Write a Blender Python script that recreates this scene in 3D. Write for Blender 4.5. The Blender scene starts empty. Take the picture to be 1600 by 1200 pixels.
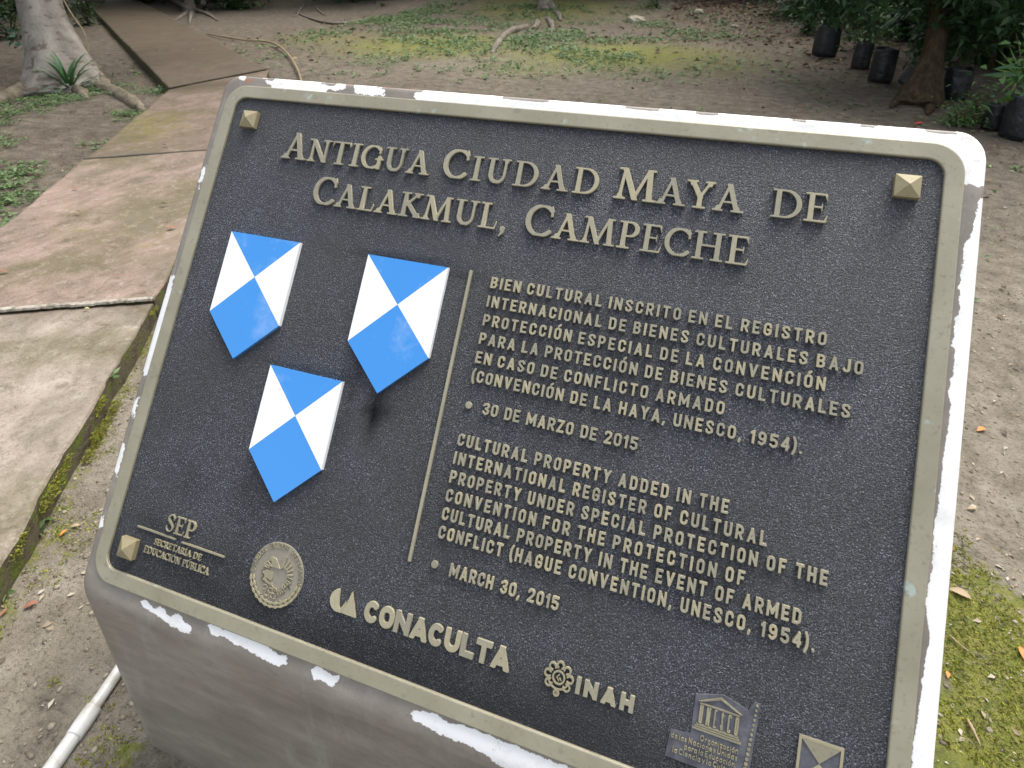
import bpy, math, random
import numpy as np
from mathutils import Matrix, Vector
random.seed(7); rng = np.random.default_rng(11)
R_ = math.radians
sc = bpy.context.scene
C = sc.collection

# ------------------------------------------------------------------ camera, light, exposure
S = 1.2                      # metres per layout unit (width of the plaque's dark field)
HB = 0.42 * S                # height of the lower edge of the plaque's field above the ground
TH = R_(53.7436)             # tilt of the plaque from horizontal
F, PX, PY = 995.72, 810.71, 392.68
CAMR = np.array([[0.94477875, 0.32769572, 0.00293777],
                 [0.14441897, -0.40829342, -0.90135434],
                 [-0.29417049, 0.85200469, -0.43307242]])
CAM = np.array([0.26660367, -0.39945894, 0.80429]) * S + np.array([0, 0, HB])
cam = bpy.data.cameras.new('camera'); co = bpy.data.objects.new('camera', cam); C.objects.link(co)
cam.sensor_fit = 'HORIZONTAL'; cam.sensor_width = 36; cam.lens = F / 1600 * 36
cam.shift_x = (800 - PX) / 1600; cam.shift_y = -(600 - PY) / 1600
cam.clip_start = 0.05; cam.clip_end = 1000
m = Matrix.Identity(4)
for i in range(3):
    m[i][0] = CAMR[0][i]; m[i][1] = -CAMR[1][i]; m[i][2] = -CAMR[2][i]; m[i][3] = CAM[i]
co.matrix_world = m
sc.camera = co
cam.dof.use_dof = True; cam.dof.focus_distance = 1.2; cam.dof.aperture_fstop = 9.5

SUN_EL, SUN_AZ = R_(62), R_(25)      # azimuth measured from +Y towards +X
w = bpy.data.worlds.new('World'); sc.world = w; w.use_nodes = True
nt = w.node_tree; nt.nodes.clear()
sky = nt.nodes.new('ShaderNodeTexSky'); sky.sky_type = 'NISHITA'; sky.sun_disc = False
sky.sun_elevation = SUN_EL; sky.sun_rotation = SUN_AZ; sky.dust_density = 4.0; sky.air_density = 1.2; sky.ozone_density = 1.0
hs = nt.nodes.new('ShaderNodeHueSaturation'); hs.inputs['Saturation'].default_value = 0.42
bg = nt.nodes.new('ShaderNodeBackground'); bg.inputs['Strength'].default_value = 0.15
ow = nt.nodes.new('ShaderNodeOutputWorld')
nt.links.new(sky.outputs[0], hs.inputs['Color']); nt.links.new(hs.outputs[0], bg.inputs['Color']); nt.links.new(bg.outputs[0], ow.inputs[0])
sl = bpy.data.lights.new('sun', 'SUN'); sl.energy = 1.15; sl.angle = R_(40); sl.color = (1, .965, .91)
so = bpy.data.objects.new('sun', sl); C.objects.link(so)
sd = Vector((math.sin(SUN_AZ) * math.cos(SUN_EL), math.cos(SUN_AZ) * math.cos(SUN_EL), math.sin(SUN_EL)))
so.rotation_euler = sd.to_track_quat('Z', 'Y').to_euler(); so.location = (3, 5, 10)
sc.view_settings.view_transform = 'Standard'; sc.view_settings.look = 'None'
sc.view_settings.gamma = 1; sc.view_settings.use_curve_mapping = False
sc.view_settings.exposure = 1.32
try:
    sc.cycles.max_bounces = 6; sc.cycles.diffuse_bounces = 3; sc.cycles.glossy_bounces = 3
except Exception:
    pass

# ------------------------------------------------------------------ layout helpers
def proj(P):
    P = np.atleast_2d(P); q = (P - CAM) @ CAMR.T
    z = np.where(q[:, 2] > 1e-4, q[:, 2], np.nan)
    return np.stack([PX + F * q[:, 0] / z, PY + F * q[:, 1] / z], 1)
def ray(u, v):
    return CAMR.T @ np.array([(u - PX) / F, (v - PY) / F, 1.0])
def G(u, v, z=0.0):
    "ground point (at height z) seen at a photo position"
    d = ray(u, v); t = (z - CAM[2]) / d[2]
    return CAM + t * d
def spx(p): return float(((np.asarray(p) - CAM) @ CAMR[2]) / F)      # metres per photo pixel at that distance
def A(u, v, ref):
    "point seen at a photo position standing at the same distance as ref"
    d = ray(u, v); f = CAMR[2]; t = ((np.asarray(ref) - CAM) @ f) / (d @ f)
    return CAM + t * d
UY = np.array([0, math.cos(TH), math.sin(TH)]); UN = np.array([0, -math.sin(TH), math.cos(TH)])
PM = Matrix(((S, 0, 0, 0), (0, UY[1] * S, UN[1] * S, 0), (0, UY[2] * S, UN[2] * S, HB), (0, 0, 0, 1)))
def PL(x, y, o=0.0):
    return np.array([x * S, 0, HB]) + UY * (y * S) + UN * (o * S)

# value noise
_perm = rng.random((256, 256))
def vnoise(x, y):
    x = np.asarray(x, float); y = np.asarray(y, float)
    xi = np.floor(x).astype(int); yi = np.floor(y).astype(int); fx = x - xi; fy = y - yi
    fx = fx * fx * (3 - 2 * fx); fy = fy * fy * (3 - 2 * fy)
    g = lambda a, b: _perm[a % 256, b % 256]
    return (g(xi, yi) * (1 - fx) + g(xi + 1, yi) * fx) * (1 - fy) + (g(xi, yi + 1) * (1 - fx) + g(xi + 1, yi + 1) * fx) * fy
def fbm(x, y, o=4):
    s = 0; a = .5
    for k in range(o):
        s = s + a * vnoise(x * 2 ** k + 17.3 * k, y * 2 ** k + 5.1 * k); a *= .5
    return s

def tag(o, label=None, cat=None, group=None, kind=None):
    if label: o['label'] = label
    if cat: o['category'] = cat
    if group: o['group'] = group
    if kind: o['kind'] = kind
    return o
def mesh(name, V, Fc, mat=None, smooth=False):
    me = bpy.data.meshes.new(name)
    V = np.asarray(V, np.float32).reshape(-1, 3)
    if isinstance(Fc, np.ndarray):
        n, k = Fc.shape
        me.vertices.add(len(V)); me.vertices.foreach_set('co', V.ravel())
        me.loops.add(n * k); me.loops.foreach_set('vertex_index', Fc.astype(np.int32).ravel())
        me.polygons.add(n); me.polygons.foreach_set('loop_start', np.arange(0, n * k, k, dtype=np.int32))
        me.polygons.foreach_set('loop_total', np.full(n, k, np.int32))
        me.update(calc_edges=True); me.validate()
    else:
        me.from_pydata(V.tolist(), [], Fc); me.update()
    if smooth: me.polygons.foreach_set('use_smooth', np.ones(len(me.polygons), bool))
    for mm in (mat if isinstance(mat, (list, tuple)) else [mat]):
        if mm: me.materials.append(mm)
    return me
def obj(name, me, parent=None, matrix=None):
    o = bpy.data.objects.new(name, me); C.objects.link(o)
    W = matrix if matrix is not None else Matrix.Identity(4)
    if parent is not None:
        o.parent = parent; o.matrix_basis = root_inv(parent) @ W
    else:
        o.matrix_world = W
    return o
def wm(o):
    return (wm(o.parent) if o.parent else Matrix.Identity(4)) @ o.matrix_basis
def root_inv(o):
    return wm(o).inverted()
def empty(name, loc, label, cat, group=None):
    o = bpy.data.objects.new(name, None); C.objects.link(o); o.empty_display_size = .1
    o.location = Vector(loc); o.matrix_basis = Matrix.Translation(Vector(loc))
    return tag(o, label, cat, group)

# ------------------------------------------------------------------ materials
def mat(name, col=(.5, .5, .5), rough=.6, metal=0.0, spec=.5):
    mt = bpy.data.materials.new(name); mt.use_nodes = True
    b = mt.node_tree.nodes['Principled BSDF']
    b.inputs['Base Color'].default_value = (*col, 1); b.inputs['Roughness'].default_value = rough
    b.inputs['Metallic'].default_value = metal; b.inputs['Specular IOR Level'].default_value = spec
    return mt
class N:
    def __init__(s, mt):
        s.t = mt.node_tree; s.b = s.t.nodes['Principled BSDF']
        s.tc = s.t.nodes.new('ShaderNodeTexCoord')
    def new(s, k, **kw):
        n = s.t.nodes.new(k)
        for a, v in kw.items(): setattr(n, a, v)
        return n
    def ln(s, a, b): s.t.links.new(a, b)
    def noise(s, scale, detail=3, rough=.55, dist=0, vec=None, coord='Object', stretch=None):
        n = s.new('ShaderNodeTexNoise'); n.inputs['Scale'].default_value = scale
        n.inputs['Detail'].default_value = detail; n.inputs['Roughness'].default_value = rough; n.inputs['Distortion'].default_value = dist
        v = vec or s.tc.outputs[coord]
        if stretch:
            mp = s.new('ShaderNodeMapping'); mp.inputs['Scale'].default_value = stretch[:3]
            if len(stretch) > 3: mp.inputs['Rotation'].default_value = (0, 0, stretch[3])
            s.ln(v, mp.inputs[0]); v = mp.outputs[0]
        s.ln(v, n.inputs['Vector']); return n.outputs['Fac']
    def vor(s, scale, out='Distance', feature='F1'):
        n = s.new('ShaderNodeTexVoronoi'); n.inputs['Scale'].default_value = scale; n.feature = feature
        s.ln(s.tc.outputs['Object'], n.inputs['Vector']); return n.outputs[out]
    def ramp(s, fac, stops, interp='LINEAR'):
        r = s.new('ShaderNodeValToRGB'); r.color_ramp.interpolation = interp; e = r.color_ramp.elements
        while len(e) < len(stops): e.new(.5)
        for i, (p, c) in enumerate(stops):
            e[i].position = p; c = c if isinstance(c, (tuple, list)) else (c, c, c); e[i].color = (*c[:3], 1)
        s.ln(fac, r.inputs[0]); return r.outputs[0]
    def mix(s, fac, a, b, mode='MIX'):
        n = s.new('ShaderNodeMix', data_type='RGBA', blend_type=mode)
        for sock, v in ((n.inputs[0], fac), (n.inputs[6], a), (n.inputs[7], b)):
            if isinstance(v, (int, float)): sock.default_value = v
            elif isinstance(v, tuple): sock.default_value = (*v, 1)
            else: s.ln(v, sock)
        return n.outputs[2]
    def math(s, op, a, b=0.0, clamp=False):
        n = s.new('ShaderNodeMath', operation=op); n.use_clamp = clamp
        for sock, v in ((n.inputs[0], a), (n.inputs[1], b)):
            if isinstance(v, (int, float)): sock.default_value = v
            else: s.ln(v, sock)
        return n.outputs[0]
    def attr(s, name):
        n = s.new('ShaderNodeAttribute'); n.attribute_name = name; return n.outputs['Fac']
    def bump(s, h, strength=.5, dist=.01, prev=None):
        n = s.new('ShaderNodeBump'); n.inputs['Strength'].default_value = strength; n.inputs['Distance'].default_value = dist
        s.ln(h, n.inputs['Height'])
        if prev: s.ln(prev, n.inputs['Normal'])
        return n.outputs[0]
    def out(s, col=None, rough=None, normal=None):
        if col is not None: s.ln(col, s.b.inputs['Base Color'])
        if rough is not None: s.ln(rough, s.b.inputs['Roughness'])
        if normal is not None: s.ln(normal, s.b.inputs['Normal'])

# dark sand cast field of the plaque
M_field = mat('sandcast', (.03, .033, .04), .42, 0, .6); n = N(M_field)
g1 = n.noise(430, 2, .7, coord='Object'); g2 = n.noise(900, 1, .6); st = n.noise(5, 4, .6); st2 = n.noise(2.2, 3, .6)
gg = n.math('ADD', g1, n.math('MULTIPLY', g2, .6))
g3 = n.noise(520, 1, .5, 0, None, 'Object')
c = n.ramp(g1, [(.36, (.007, .008, .011)), (.54, (.025, .029, .039)), (.70, (.078, .087, .112))])
c = n.mix(n.ramp(g3, [(.60, 0), (.68, .85)]), c, (.24, .26, .30))
c = n.mix(n.ramp(st, [(.36, .0), (.66, .55)]), c, (.020, .019, .020))
stn_shade = n.attr('stain_shade'); c = n.mix(n.math('MULTIPLY', n.math('MULTIPLY', stn_shade, n.ramp(n.noise(26, 4, .7), [(.3, .55), (.6, 1)])), .95, True), c, (.009, .0085, .009))
sl2 = n.math('SUBTRACT', .6, n.math('MULTIPLY', stn_shade, .5), True); n.ln(sl2, n.b.inputs['Specular IOR Level'])  # less sheen on the stains and in the painted dark bands
n.out(c, n.ramp(st2, [(.3, .32), (.7, .48)]), n.bump(gg, 1.0, .003))
# khaki bronze
def bronze(name, a, b, rough, metal, verd=.0):
    mt = mat(name, a, rough, metal); n = N(mt)
    f = n.noise(9, 4, .6); f2 = n.noise(160, 2)
    c = n.mix(n.ramp(f, [(.35, 0), (.7, 1)]), a, b)
    sp = n.noise(34, 2, .5)
    if verd: c = n.mix(n.ramp(sp, [(.68, 0), (.76, verd)]), c, (.42, .55, .50))
    sp2 = n.noise(48, 1, .5, coord='Object')
    c = n.mix(n.ramp(sp2, [(.24, .35), (.30, 0)]), c, (.16, .14, .12))
    oi = n.new('ShaderNodeObjectInfo')
    c = n.mix(1.0, c, n.ramp(oi.outputs['Random'], [(0, (.80, .80, .82)), (.5, (.95, .94, .92)), (1, (1.12, 1.08, .98))]), 'MULTIPLY')
    c = n.mix(n.ramp(n.noise(130, 4, .7), [(.56, 0), (.70, .5)]), c, (.14, .125, .10))
    n.out(c, None, n.bump(f2, .25, .0008)); return mt
M_frame = bronze('worn_bronze', (.33, .305, .22), (.255, .235, .16), .45, .15, .55)
M_letter = bronze('letter_bronze', (.34, .315, .225), (.28, .255, .175), .6, .05, .0)
M_logo = bronze('logo_bronze', (.30, .275, .185), (.24, .22, .145), .55, .1, .25)
M_stud = bronze('brass_stud', (.31, .265, .15), (.24, .205, .12), .6, .1)
M_plate = mat('logo_plate', (.10, .10, .115), .55); n = N(M_plate)
n.out(n.ramp(n.noise(60, 3), [(.35, (.055, .056, .068)), (.7, (.115, .112, .125))]), None, n.bump(n.noise(300, 2), .4, .0008))
def enamel(name, col):
    mt = mat(name, col, .16); n = N(mt)
    sm = n.noise(11, 4, .65)
    c = n.mix(n.ramp(sm, [(.56, 0), (.78, .22)]), col, (.75, .78, .8))
    c = n.mix(n.ramp(n.noise(75, 4, .8), [(.66, 0), (.72, .55)]), c, (.30, .29, .26))
    n.out(c, n.ramp(sm, [(.45, .12), (.75, .34)]), None); return mt
M_blue = enamel('blue_enamel', (.040, .25, .64)); M_white = enamel('white_enamel', (.82, .82, .82))
# pedestal: grey paint peeling off white
M_ped = mat('peeling_paint', (.2, .19, .17), .55); n = N(M_ped)
sdf = n.attr('peel'); wob = n.math('SUBTRACT', n.noise(95, 5, .7), .5)
sd2 = n.math('ADD', sdf, n.math('MULTIPLY', wob, 15.0))
edge = n.ramp(n.math('ADD', n.math('MULTIPLY', sd2, .1), .5), [(.46, 0), (.54, 1)])
gr = n.noise(3.5, 5, .6, 0, None, 'Object', (1.0, 1.0, 3.0)); fine = n.noise(220, 3)
smear = n.noise(7, 5, .65, .6, None, 'Object', (1.4, 1, 5.0))
grey = n.ramp(gr, [(.32, (.165, .143, .114)), (.52, (.245, .213, .174)), (.7, (.320, .286, .240))])
grey = n.mix(n.ramp(smear, [(.40, .5), (.62, 0)]), grey, (.155, .135, .115))
grey = n.mix(n.ramp(n.noise(260, 3, .7), [(.30, .5), (.42, 0)]), grey, (.11, .10, .085))
grey = n.mix(n.ramp(n.noise(5, 6, .75, 0, None, 'Object', (3.0, 1, .5)), [(.54, 0), (.70, .4)]), grey, (.36, .34, .30))
grey = n.mix(n.ramp(n.noise(30, 5, .75), [(.60, 0), (.68, .4)]), grey, (.14, .12, .10))
grey = n.mix(n.ramp(n.noise(16, 3), [(.60, 0), (.75, .25)]), grey, (.30, .24, .22))
wh = n.mix(n.ramp(n.noise(20, 5, .7), [(.52, 0), (.72, .5)]), (.80, .79, .77), (.50, .48, .42))
wh = n.mix(n.ramp(n.noise(120, 4, .75), [(.62, 0), (.70, .5)]), wh, (.36, .33, .27))
col = n.mix(edge, grey, wh)
rust = n.attr('rust'); rn = n.noise(90, 4, .6)
col = n.mix(n.math('MULTIPLY', rust, n.ramp(rn, [(.56, 0), (.61, 1)])), col, (.38, .13, .04))
hgt = n.math('ADD', n.math('MULTIPLY', edge, -1.0), n.math('MULTIPLY', fine, .18))
n.out(col, None, n.bump(hgt, .5, .0016))
# soil
M_soil = mat('soil', (.15, .12, .09), .95, 0, .15); n = N(M_soil)
a1 = n.noise(1.3, 6, .6); a2 = n.noise(9, 6, .65); a3 = n.noise(85, 5, .8)
c = n.ramp(a2, [(.30, (.058, .048, .035)), (.5, (.112, .093, .070)), (.72, (.175, .150, .116))])
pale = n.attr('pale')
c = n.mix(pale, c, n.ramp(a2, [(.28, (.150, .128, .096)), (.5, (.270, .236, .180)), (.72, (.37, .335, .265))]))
c = n.mix(n.ramp(a3, [(.34, .75), (.47, 0)]), c, (.050, .040, .030))
c = n.mix(n.ramp(a3, [(.555, 0), (.66, .7)]), c, (.34, .30, .23))
c = n.mix(n.ramp(a1, [(.45, 0), (.62, .25)]), c, (.07, .055, .042))
mo = n.attr('moss'); mm = n.math('ADD', mo, n.math('MULTIPLY', n.math('SUBTRACT', n.noise(16, 6, .7), .5), 1.9))
mcol = n.ramp(n.noise(24, 6, .75), [(.3, (.070, .068, .022)), (.44, (.125, .150, .020)), (.56, (.195, .205, .030)), (.70, (.22, .18, .07))])
c = n.mix(n.ramp(mm, [(.50, 0), (.78, .85)]), c, mcol)
hh = n.math('ADD', n.math('MULTIPLY', a3, .5), a2)
n.out(c, None, n.bump(hh, .9, .03))
# path concrete
M_slab = mat('old_pink_concrete', (.3, .25, .2), .85, 0, .12); n = N(M_slab)
ang = R_(-30)
b1 = n.noise(1.6, 6, .62); b2 = n.noise(4.2, 8, .68, .5, None, 'Object', (1.5, .8, 1, R_(-30))); b3 = n.noise(130, 3, .7); b4 = n.noise(2.3, 5, .6, .8)
c = n.ramp(b2, [(.30, (.095, .077, .058)), (.46, (.178, .128, .100)), (.60, (.240, .170, .140)), (.75, (.300, .235, .19))])
gry = n.ramp(b2, [(.30, (.125, .110, .082)), (.5, (.232, .195, .155)), (.7, (.325, .285, .235))])
c = n.mix(n.attr('grey'), c, gry)
c = n.mix(n.ramp(n.noise(210, 3, .8), [(.56, 0), (.66, .5)]), c, (.42, .39, .33))
c = n.mix(n.ramp(b1, [(.47, 0), (.60, .7)]), c, (.105, .094, .050))
c = n.mix(n.ramp(n.noise(85, 4, .75), [(.34, .45), (.48, 0)]), c, (.07, .055, .04))
mo = n.math('ADD', n.math('MULTIPLY', n.attr('moss'), .9), n.math('MULTIPLY', n.math('SUBTRACT', n.noise(11, 8, .8), .52), 3.2))
mo = n.math('MULTIPLY', mo, n.ramp(n.attr('moss'), [(.02, 0), (.25, 1)]))
c = n.mix(n.ramp(mo, [(.35, 0), (.95, .8)]), c, (.145, .135, .022))
c = n.mix(n.ramp(n.noise(20, 7, .8), [(.54, 0), (.66, .55)]), c, (.33, .30, .24))
c = n.mix(n.ramp(n.noise(7, 8, .8, .4), [(.36, .65), (.46, 0)]), c, (.085, .075, .045))
c = n.mix(n.ramp(b4, [(.58, 0), (.66, .4)]), c, (.13, .115, .085))
c = n.mix(n.math('MULTIPLY', n.attr('dirt'), n.ramp(b1, [(.3, 1.0), (.65, .75)])), c, (.062, .048, .032))
n.out(c, None, n.bump(n.math('ADD', n.math('MULTIPLY', b3, .5), n.math('MULTIPLY', b2, .5)), .5, .005))
M_side = mat('mossy_concrete_side', (.1, .1, .05), .95, 0, .1); n = N(M_side)
c = n.ramp(n.noise(14, 5, .7), [(.36, (.065, .055, .038)), (.50, (.10, .085, .055)), (.58, (.085, .10, .025)), (.72, (.13, .17, .025))])
n.out(c, None, n.bump(n.noise(60, 5, .7), .9, .012))
def leafmat(name, stops, rough=.5, trans=.25):
    mt = mat(name, stops[0], rough, 0, .35); n = N(mt)
    g = n.new('ShaderNodeNewGeometry')
    k = len(stops)
    c = n.ramp(g.outputs['Random Per Island'], [(i / max(1, k - 1), s) for i, s in enumerate(stops)])
    n.out(c)
    if trans:
        tr = n.new('ShaderNodeBsdfTranslucent'); n.ln(c, tr.inputs['Color'])
        mx = n.new('ShaderNodeMixShader'); mx.inputs[0].default_value = trans
        n.ln(n.b.outputs[0], mx.inputs[1]); n.ln(tr.outputs[0], mx.inputs[2])
        n.ln(mx.outputs[0], n.t.nodes['Material Output'].inputs[0])
    return mt
M_leafdark = leafmat('dark_leaf', [(.022, .050, .018), (.040, .085, .026), (.030, .065, .030), (.060, .115, .030)])
M_leafmid = leafmat('mid_leaf', [(.045, .10, .025), (.07, .145, .03), (.055, .12, .04), (.10, .17, .04)])
M_weed = leafmat('weed_leaf', [(.075, .13, .05), (.12, .19, .07), (.09, .15, .045), (.17, .23, .10)], .55, .2)
M_bluish = leafmat('bluish_leaf', [(.03, .085, .055), (.05, .12, .075)], .45, .15)
M_blade = leafmat('blade_leaf', [(.035, .10, .03), (.05, .13, .035)], .38, .2)
M_lime = leafmat('palm_leaf', [(.08, .19, .03), (.12, .24, .04)], .42, .3)
M_moss = leafmat('moss_blade', [(.10, .13, .012), (.22, .25, .02), (.32, .30, .04), (.16, .20, .02), (.20, .14, .06), (.36, .36, .07)], .8, .15)
M_litter = leafmat('dead_leaf', [(.085, .045, .026), (.14, .085, .045), (.06, .035, .022), (.23, .17, .095), (.11, .052, .028), (.045, .03, .02)], .8, 0)
M_pebble = leafmat('pebble', [(.20, .17, .12), (.30, .27, .20), (.15, .12, .085), (.11, .085, .06), (.24, .21, .15), (.17, .14, .10)], .9, 0)
def bark(name, stops, scale=6, stretch=(1, 1, .35), scar=None):
    mt = mat(name, stops[0], .9, 0, .2); n = N(mt)
    f = n.noise(scale, 6, .65, .3, None, 'Object', stretch)
    k = len(stops); c = n.ramp(f, [(.28 + .48 * i / (k - 1), s) for i, s in enumerate(stops)])
    if scar:
        s2 = n.noise(3.6, 5, .6, .5, None, 'Object', (1.4, 1.4, 4.0))
        c = n.mix(n.ramp(s2, [(.555, 0), (.60, .85)]), c, scar)
        c = n.mix(n.ramp(n.noise(26, 5, .75, 0, None, 'Object', (1, 1, .6)), [(.55, 0), (.68, .5)]), c, (.12, .10, .075))
    n.out(c, None, n.bump(n.noise(scale * 6, 5, .7, 0, None, 'Object', stretch), .8, .012)); return mt
M_bark = bark('pale_bark', [(.11, .095, .078), (.205, .185, .155), (.30, .275, .24)], 5, (1, 1, .5), (.10, .075, .06))
M_root = bark('root_bark', [(.07, .056, .036), (.15, .125, .088), (.24, .215, .165)], 14)
M_brown = bark('brown_bark', [(.022, .016, .009), (.055, .038, .020), (.10, .072, .04)], 9, (2, 2, .25))
M_greybark = bark('grey_bark', [(.08, .065, .05), (.17, .145, .115), (.27, .24, .20)], 8)
M_stick = bark('dry_stick', [(.20, .15, .08), (.33, .27, .17)], 12)
M_bag = mat('black_plastic', (.012, .013, .015), .42, 0, .5); n = N(M_bag); n.out(None, None, n.bump(n.noise(14, 4, .6), .8, .02))
M_pipe = mat('white_pvc', (.72, .72, .70), .35); n = N(M_pipe)
n.out(n.mix(n.ramp(n.noise(22, 5, .7), [(.40, 0), (.70, .85)]), (.60, .59, .55), (.33, .30, .23)))
M_rock = mat('rock', (.3, .28, .2), .9); n = N(M_rock); n.out(n.ramp(n.noise(9, 5), [(.3, (.16, .14, .09)), (.7, (.40, .37, .28))]), None, n.bump(n.noise(30, 5), .7, .02))
M_red = mat('red_scrap', (.55, .04, .02), .5)
M_orange = mat('orange_leaf', (.50, .17, .03), .6); M_rust = mat('rust_leaf', (.23, .09, .05), .7)
M_yel = mat('yellow_leaf', (.42, .34, .12), .6); M_green1 = mat('green_leaf', (.16, .34, .05), .5)
M_tan = mat('tan_leaf', (.30, .22, .13), .7)

# ------------------------------------------------------------------ ground
def segdist(P, a, b):
    a = np.asarray(a[:2]); b = np.asarray(b[:2]); d = b - a
    t = np.clip(((P - a) @ d) / (d @ d), 0, 1); return np.linalg.norm(P - (a + t[:, None] * d), axis=1)
ZS = .09                                           # top of the path slabs
gl = lambda u, v: G(u, v, ZS)[:2]
def isect(p, d, q, e):
    t = np.linalg.solve(np.array([d, -e]).T, q - p); return p + t[0] * d
R0 = gl(240, 470); dR = gl(0, 878) - R0; dR /= np.linalg.norm(dR)
L0 = gl(131, 250); dL = gl(0, 358) - L0; dL /= np.linalg.norm(dL)
J1a, J1b = gl(131, 250), gl(325, 236)              # pink slab / middle slab
J2a, J2b = gl(0, 487), gl(240, 469)                # lower slab / pink slab
J1 = J1b - J1a; J2 = J2b - J2a
pinkTR = isect(J1a, J1, R0, dR); pinkBL = isect(J2a, J2, L0, dL); pinkBR = isect(J2a, J2, R0, dR)
U0a, U0b = gl(264, 139), gl(418, 109)
uL = gl(130, 0) - U0a; uR = gl(215, 0) - U0b; uL /= np.linalg.norm(uL); uR /= np.linalg.norm(uR)
SLABS = [
    ('lower', [pinkBL + dL * 3.2, pinkBR + dR * 3.2, pinkBR, pinkBL]),
    ('pink', [pinkBL, pinkBR, pinkTR, J1a]),
    ('middle', [J1a, pinkTR, U0b + (U0b - U0a) * .015, U0a]),
    ('upper', [U0a, U0b, U0b + uR * 7.5, U0a + uL * 7.5]),
    ('far', [U0a + uL * 7.5, U0b + uR * 7.5, U0b + uR * 18, U0a + uL * 18]),
]
leftP = np.array([G(60, 260)[:2], G(170, 210)[:2], G(30, 330)[:2]])
def inpoly(P, poly):
    P = np.atleast_2d(P); poly = np.asarray(poly); ins = np.zeros(len(P), bool); j = len(poly) - 1
    for i in range(len(poly)):
        a, b = poly[i], poly[j]
        cnd = ((a[1] > P[:, 1]) != (b[1] > P[:, 1])) & (P[:, 0] < (b[0] - a[0]) * (P[:, 1] - a[1]) / (b[1] - a[1] + 1e-12) + a[0])
        ins ^= cnd; j = i
    return ins
def onpath(P):
    r = np.zeros(len(P), bool)
    for _, q in SLABS: r |= inpoly(P, q)
    return r
def hgt(x, y):
    x = np.asarray(x, float); y = np.asarray(y, float)
    h = (fbm(x * .8, y * .8, 3) - .45) * .05 + (fbm(x * 5, y * 5, 3) - .45) * .022
    P = np.stack([x.ravel(), y.ravel()], 1)
    # soil banked up against the left side of the middle slabs
    d = segdist(P, L0 + dL * 2.2 - np.array([.9, .5]), U0a - np.array([.7, .5])).reshape(x.shape)
    h = h + .07 * np.exp(-(d / .55) ** 2)
    # bank rising at the far side
    far = (y - 12.5) / 5; h = h + .35 * np.clip(far, 0, 1) ** 2
    # flat around the pedestal
    dp = np.sqrt(np.clip(np.abs(x) - .65, 0, None) ** 2 + np.clip(np.abs(y - .3) - .4, 0, None) ** 2)
    h = h * np.clip(dp / .5 + .12, 0, 1)
    h = np.where(onpath(P).reshape(x.shape), np.minimum(h, .03), np.minimum(h, .085))  if True else h
    return h + .9 * np.clip((y - 13) / 9, 0, 1) ** 2
def axis(lo, hi, st, end, g):
    a = list(np.arange(lo, hi, st)); s = st; x = a[-1]
    while x < end: s *= g; x += s; a.append(x)
    s = st; x = a[0]
    while x > -end: s *= g; x -= s; a.insert(0, x)
    return np.array(a)
gx = axis(-5, 3, .04, 160, 1.09); gy = axis(-1.2, 6, .04, 160, 1.07)
X, Y = np.meshgrid(gx, gy); nx, ny = len(gx), len(gy)
Z = hgt(X, Y)
V = np.stack([X.ravel(), Y.ravel(), Z.ravel()], 1)
i = np.arange(nx * ny).reshape(ny, nx)
Fg = np.stack([i[:-1, :-1].ravel(), i[:-1, 1:].ravel(), i[1:, 1:].ravel(), i[1:, :-1].ravel()], 1)
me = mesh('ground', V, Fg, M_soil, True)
P2 = V[:, :2]
def blob(P, u, v, ru, rv=None, z=0):
    c = G(u, v, z)[:2]; dd = c - CAM[:2]; L = np.linalg.norm(dd); f = dd / L; s = np.array([-f[1], f[0]])
    q = P - c; rv = rv or ru
    return np.exp(-((q @ s) / ru) ** 2 - ((q @ f) / rv) ** 2)
def mossfield(P):
    m = np.zeros(len(P))
    for u, v, a, b, k in [(1560, 1000, .40, .26, 1.0), (1500, 1150, .35, .2, .95), (1640, 1120, .4, .3, 1.0), (1500, 960, .12, .08, .7),
                          (830, 105, 1.6, 1.4, .60), (960, 85, 3.0, 2.4, .78), (680, 70, 2.8, 2.4, .78), (1080, 100, 2.0, 1.6, .62), (520, 60, 2.0, 2.2, .60), (850, 20, 3.5, 4, .70),
                          (1075, 80, 1.2, 1.6, .25), (200, 1180, .06, .05, .8), (1530, 560, .2, .2, .2),
                          (60, 890, .10, .12, .35), (20, 800, .06, .06, .5), (160, 700, .05, .2, .45), (215, 560, .05, .25, .4), (100, 830, .06, .15, .55), (290, 1110, .05, .05, .3)]:
        m = np.maximum(m, k * blob(P, u, v, a, b))
    d = segdist(P, pinkBR, pinkBR + dR * 3)
    m = np.maximum(m, .62 * np.exp(-(d / .07) ** 2))
    return m
moss = mossfield(P2)
a = me.attributes.new('moss', 'FLOAT', 'POINT'); a.data.foreach_set('value', moss.astype(np.float32))
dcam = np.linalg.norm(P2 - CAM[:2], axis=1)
pale = np.clip(1.25 - (dcam - 1.2) / 4.2, 0.0, 1) * .95 * np.clip(1 - (dcam - 2.2) / 3.5 * (P2[:, 0] < -.8), .0, 1)  # distant and left soil darkened: canopy shade put into the colour
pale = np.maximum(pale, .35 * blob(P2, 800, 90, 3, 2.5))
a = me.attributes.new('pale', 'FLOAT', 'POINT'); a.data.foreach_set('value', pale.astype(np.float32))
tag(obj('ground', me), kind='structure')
def gz(p): return float(hgt(np.array([p[0]]), np.array([p[1]]))[0])
def GG(u, v):
    p = G(u, v); p[2] = gz(p); return p

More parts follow.
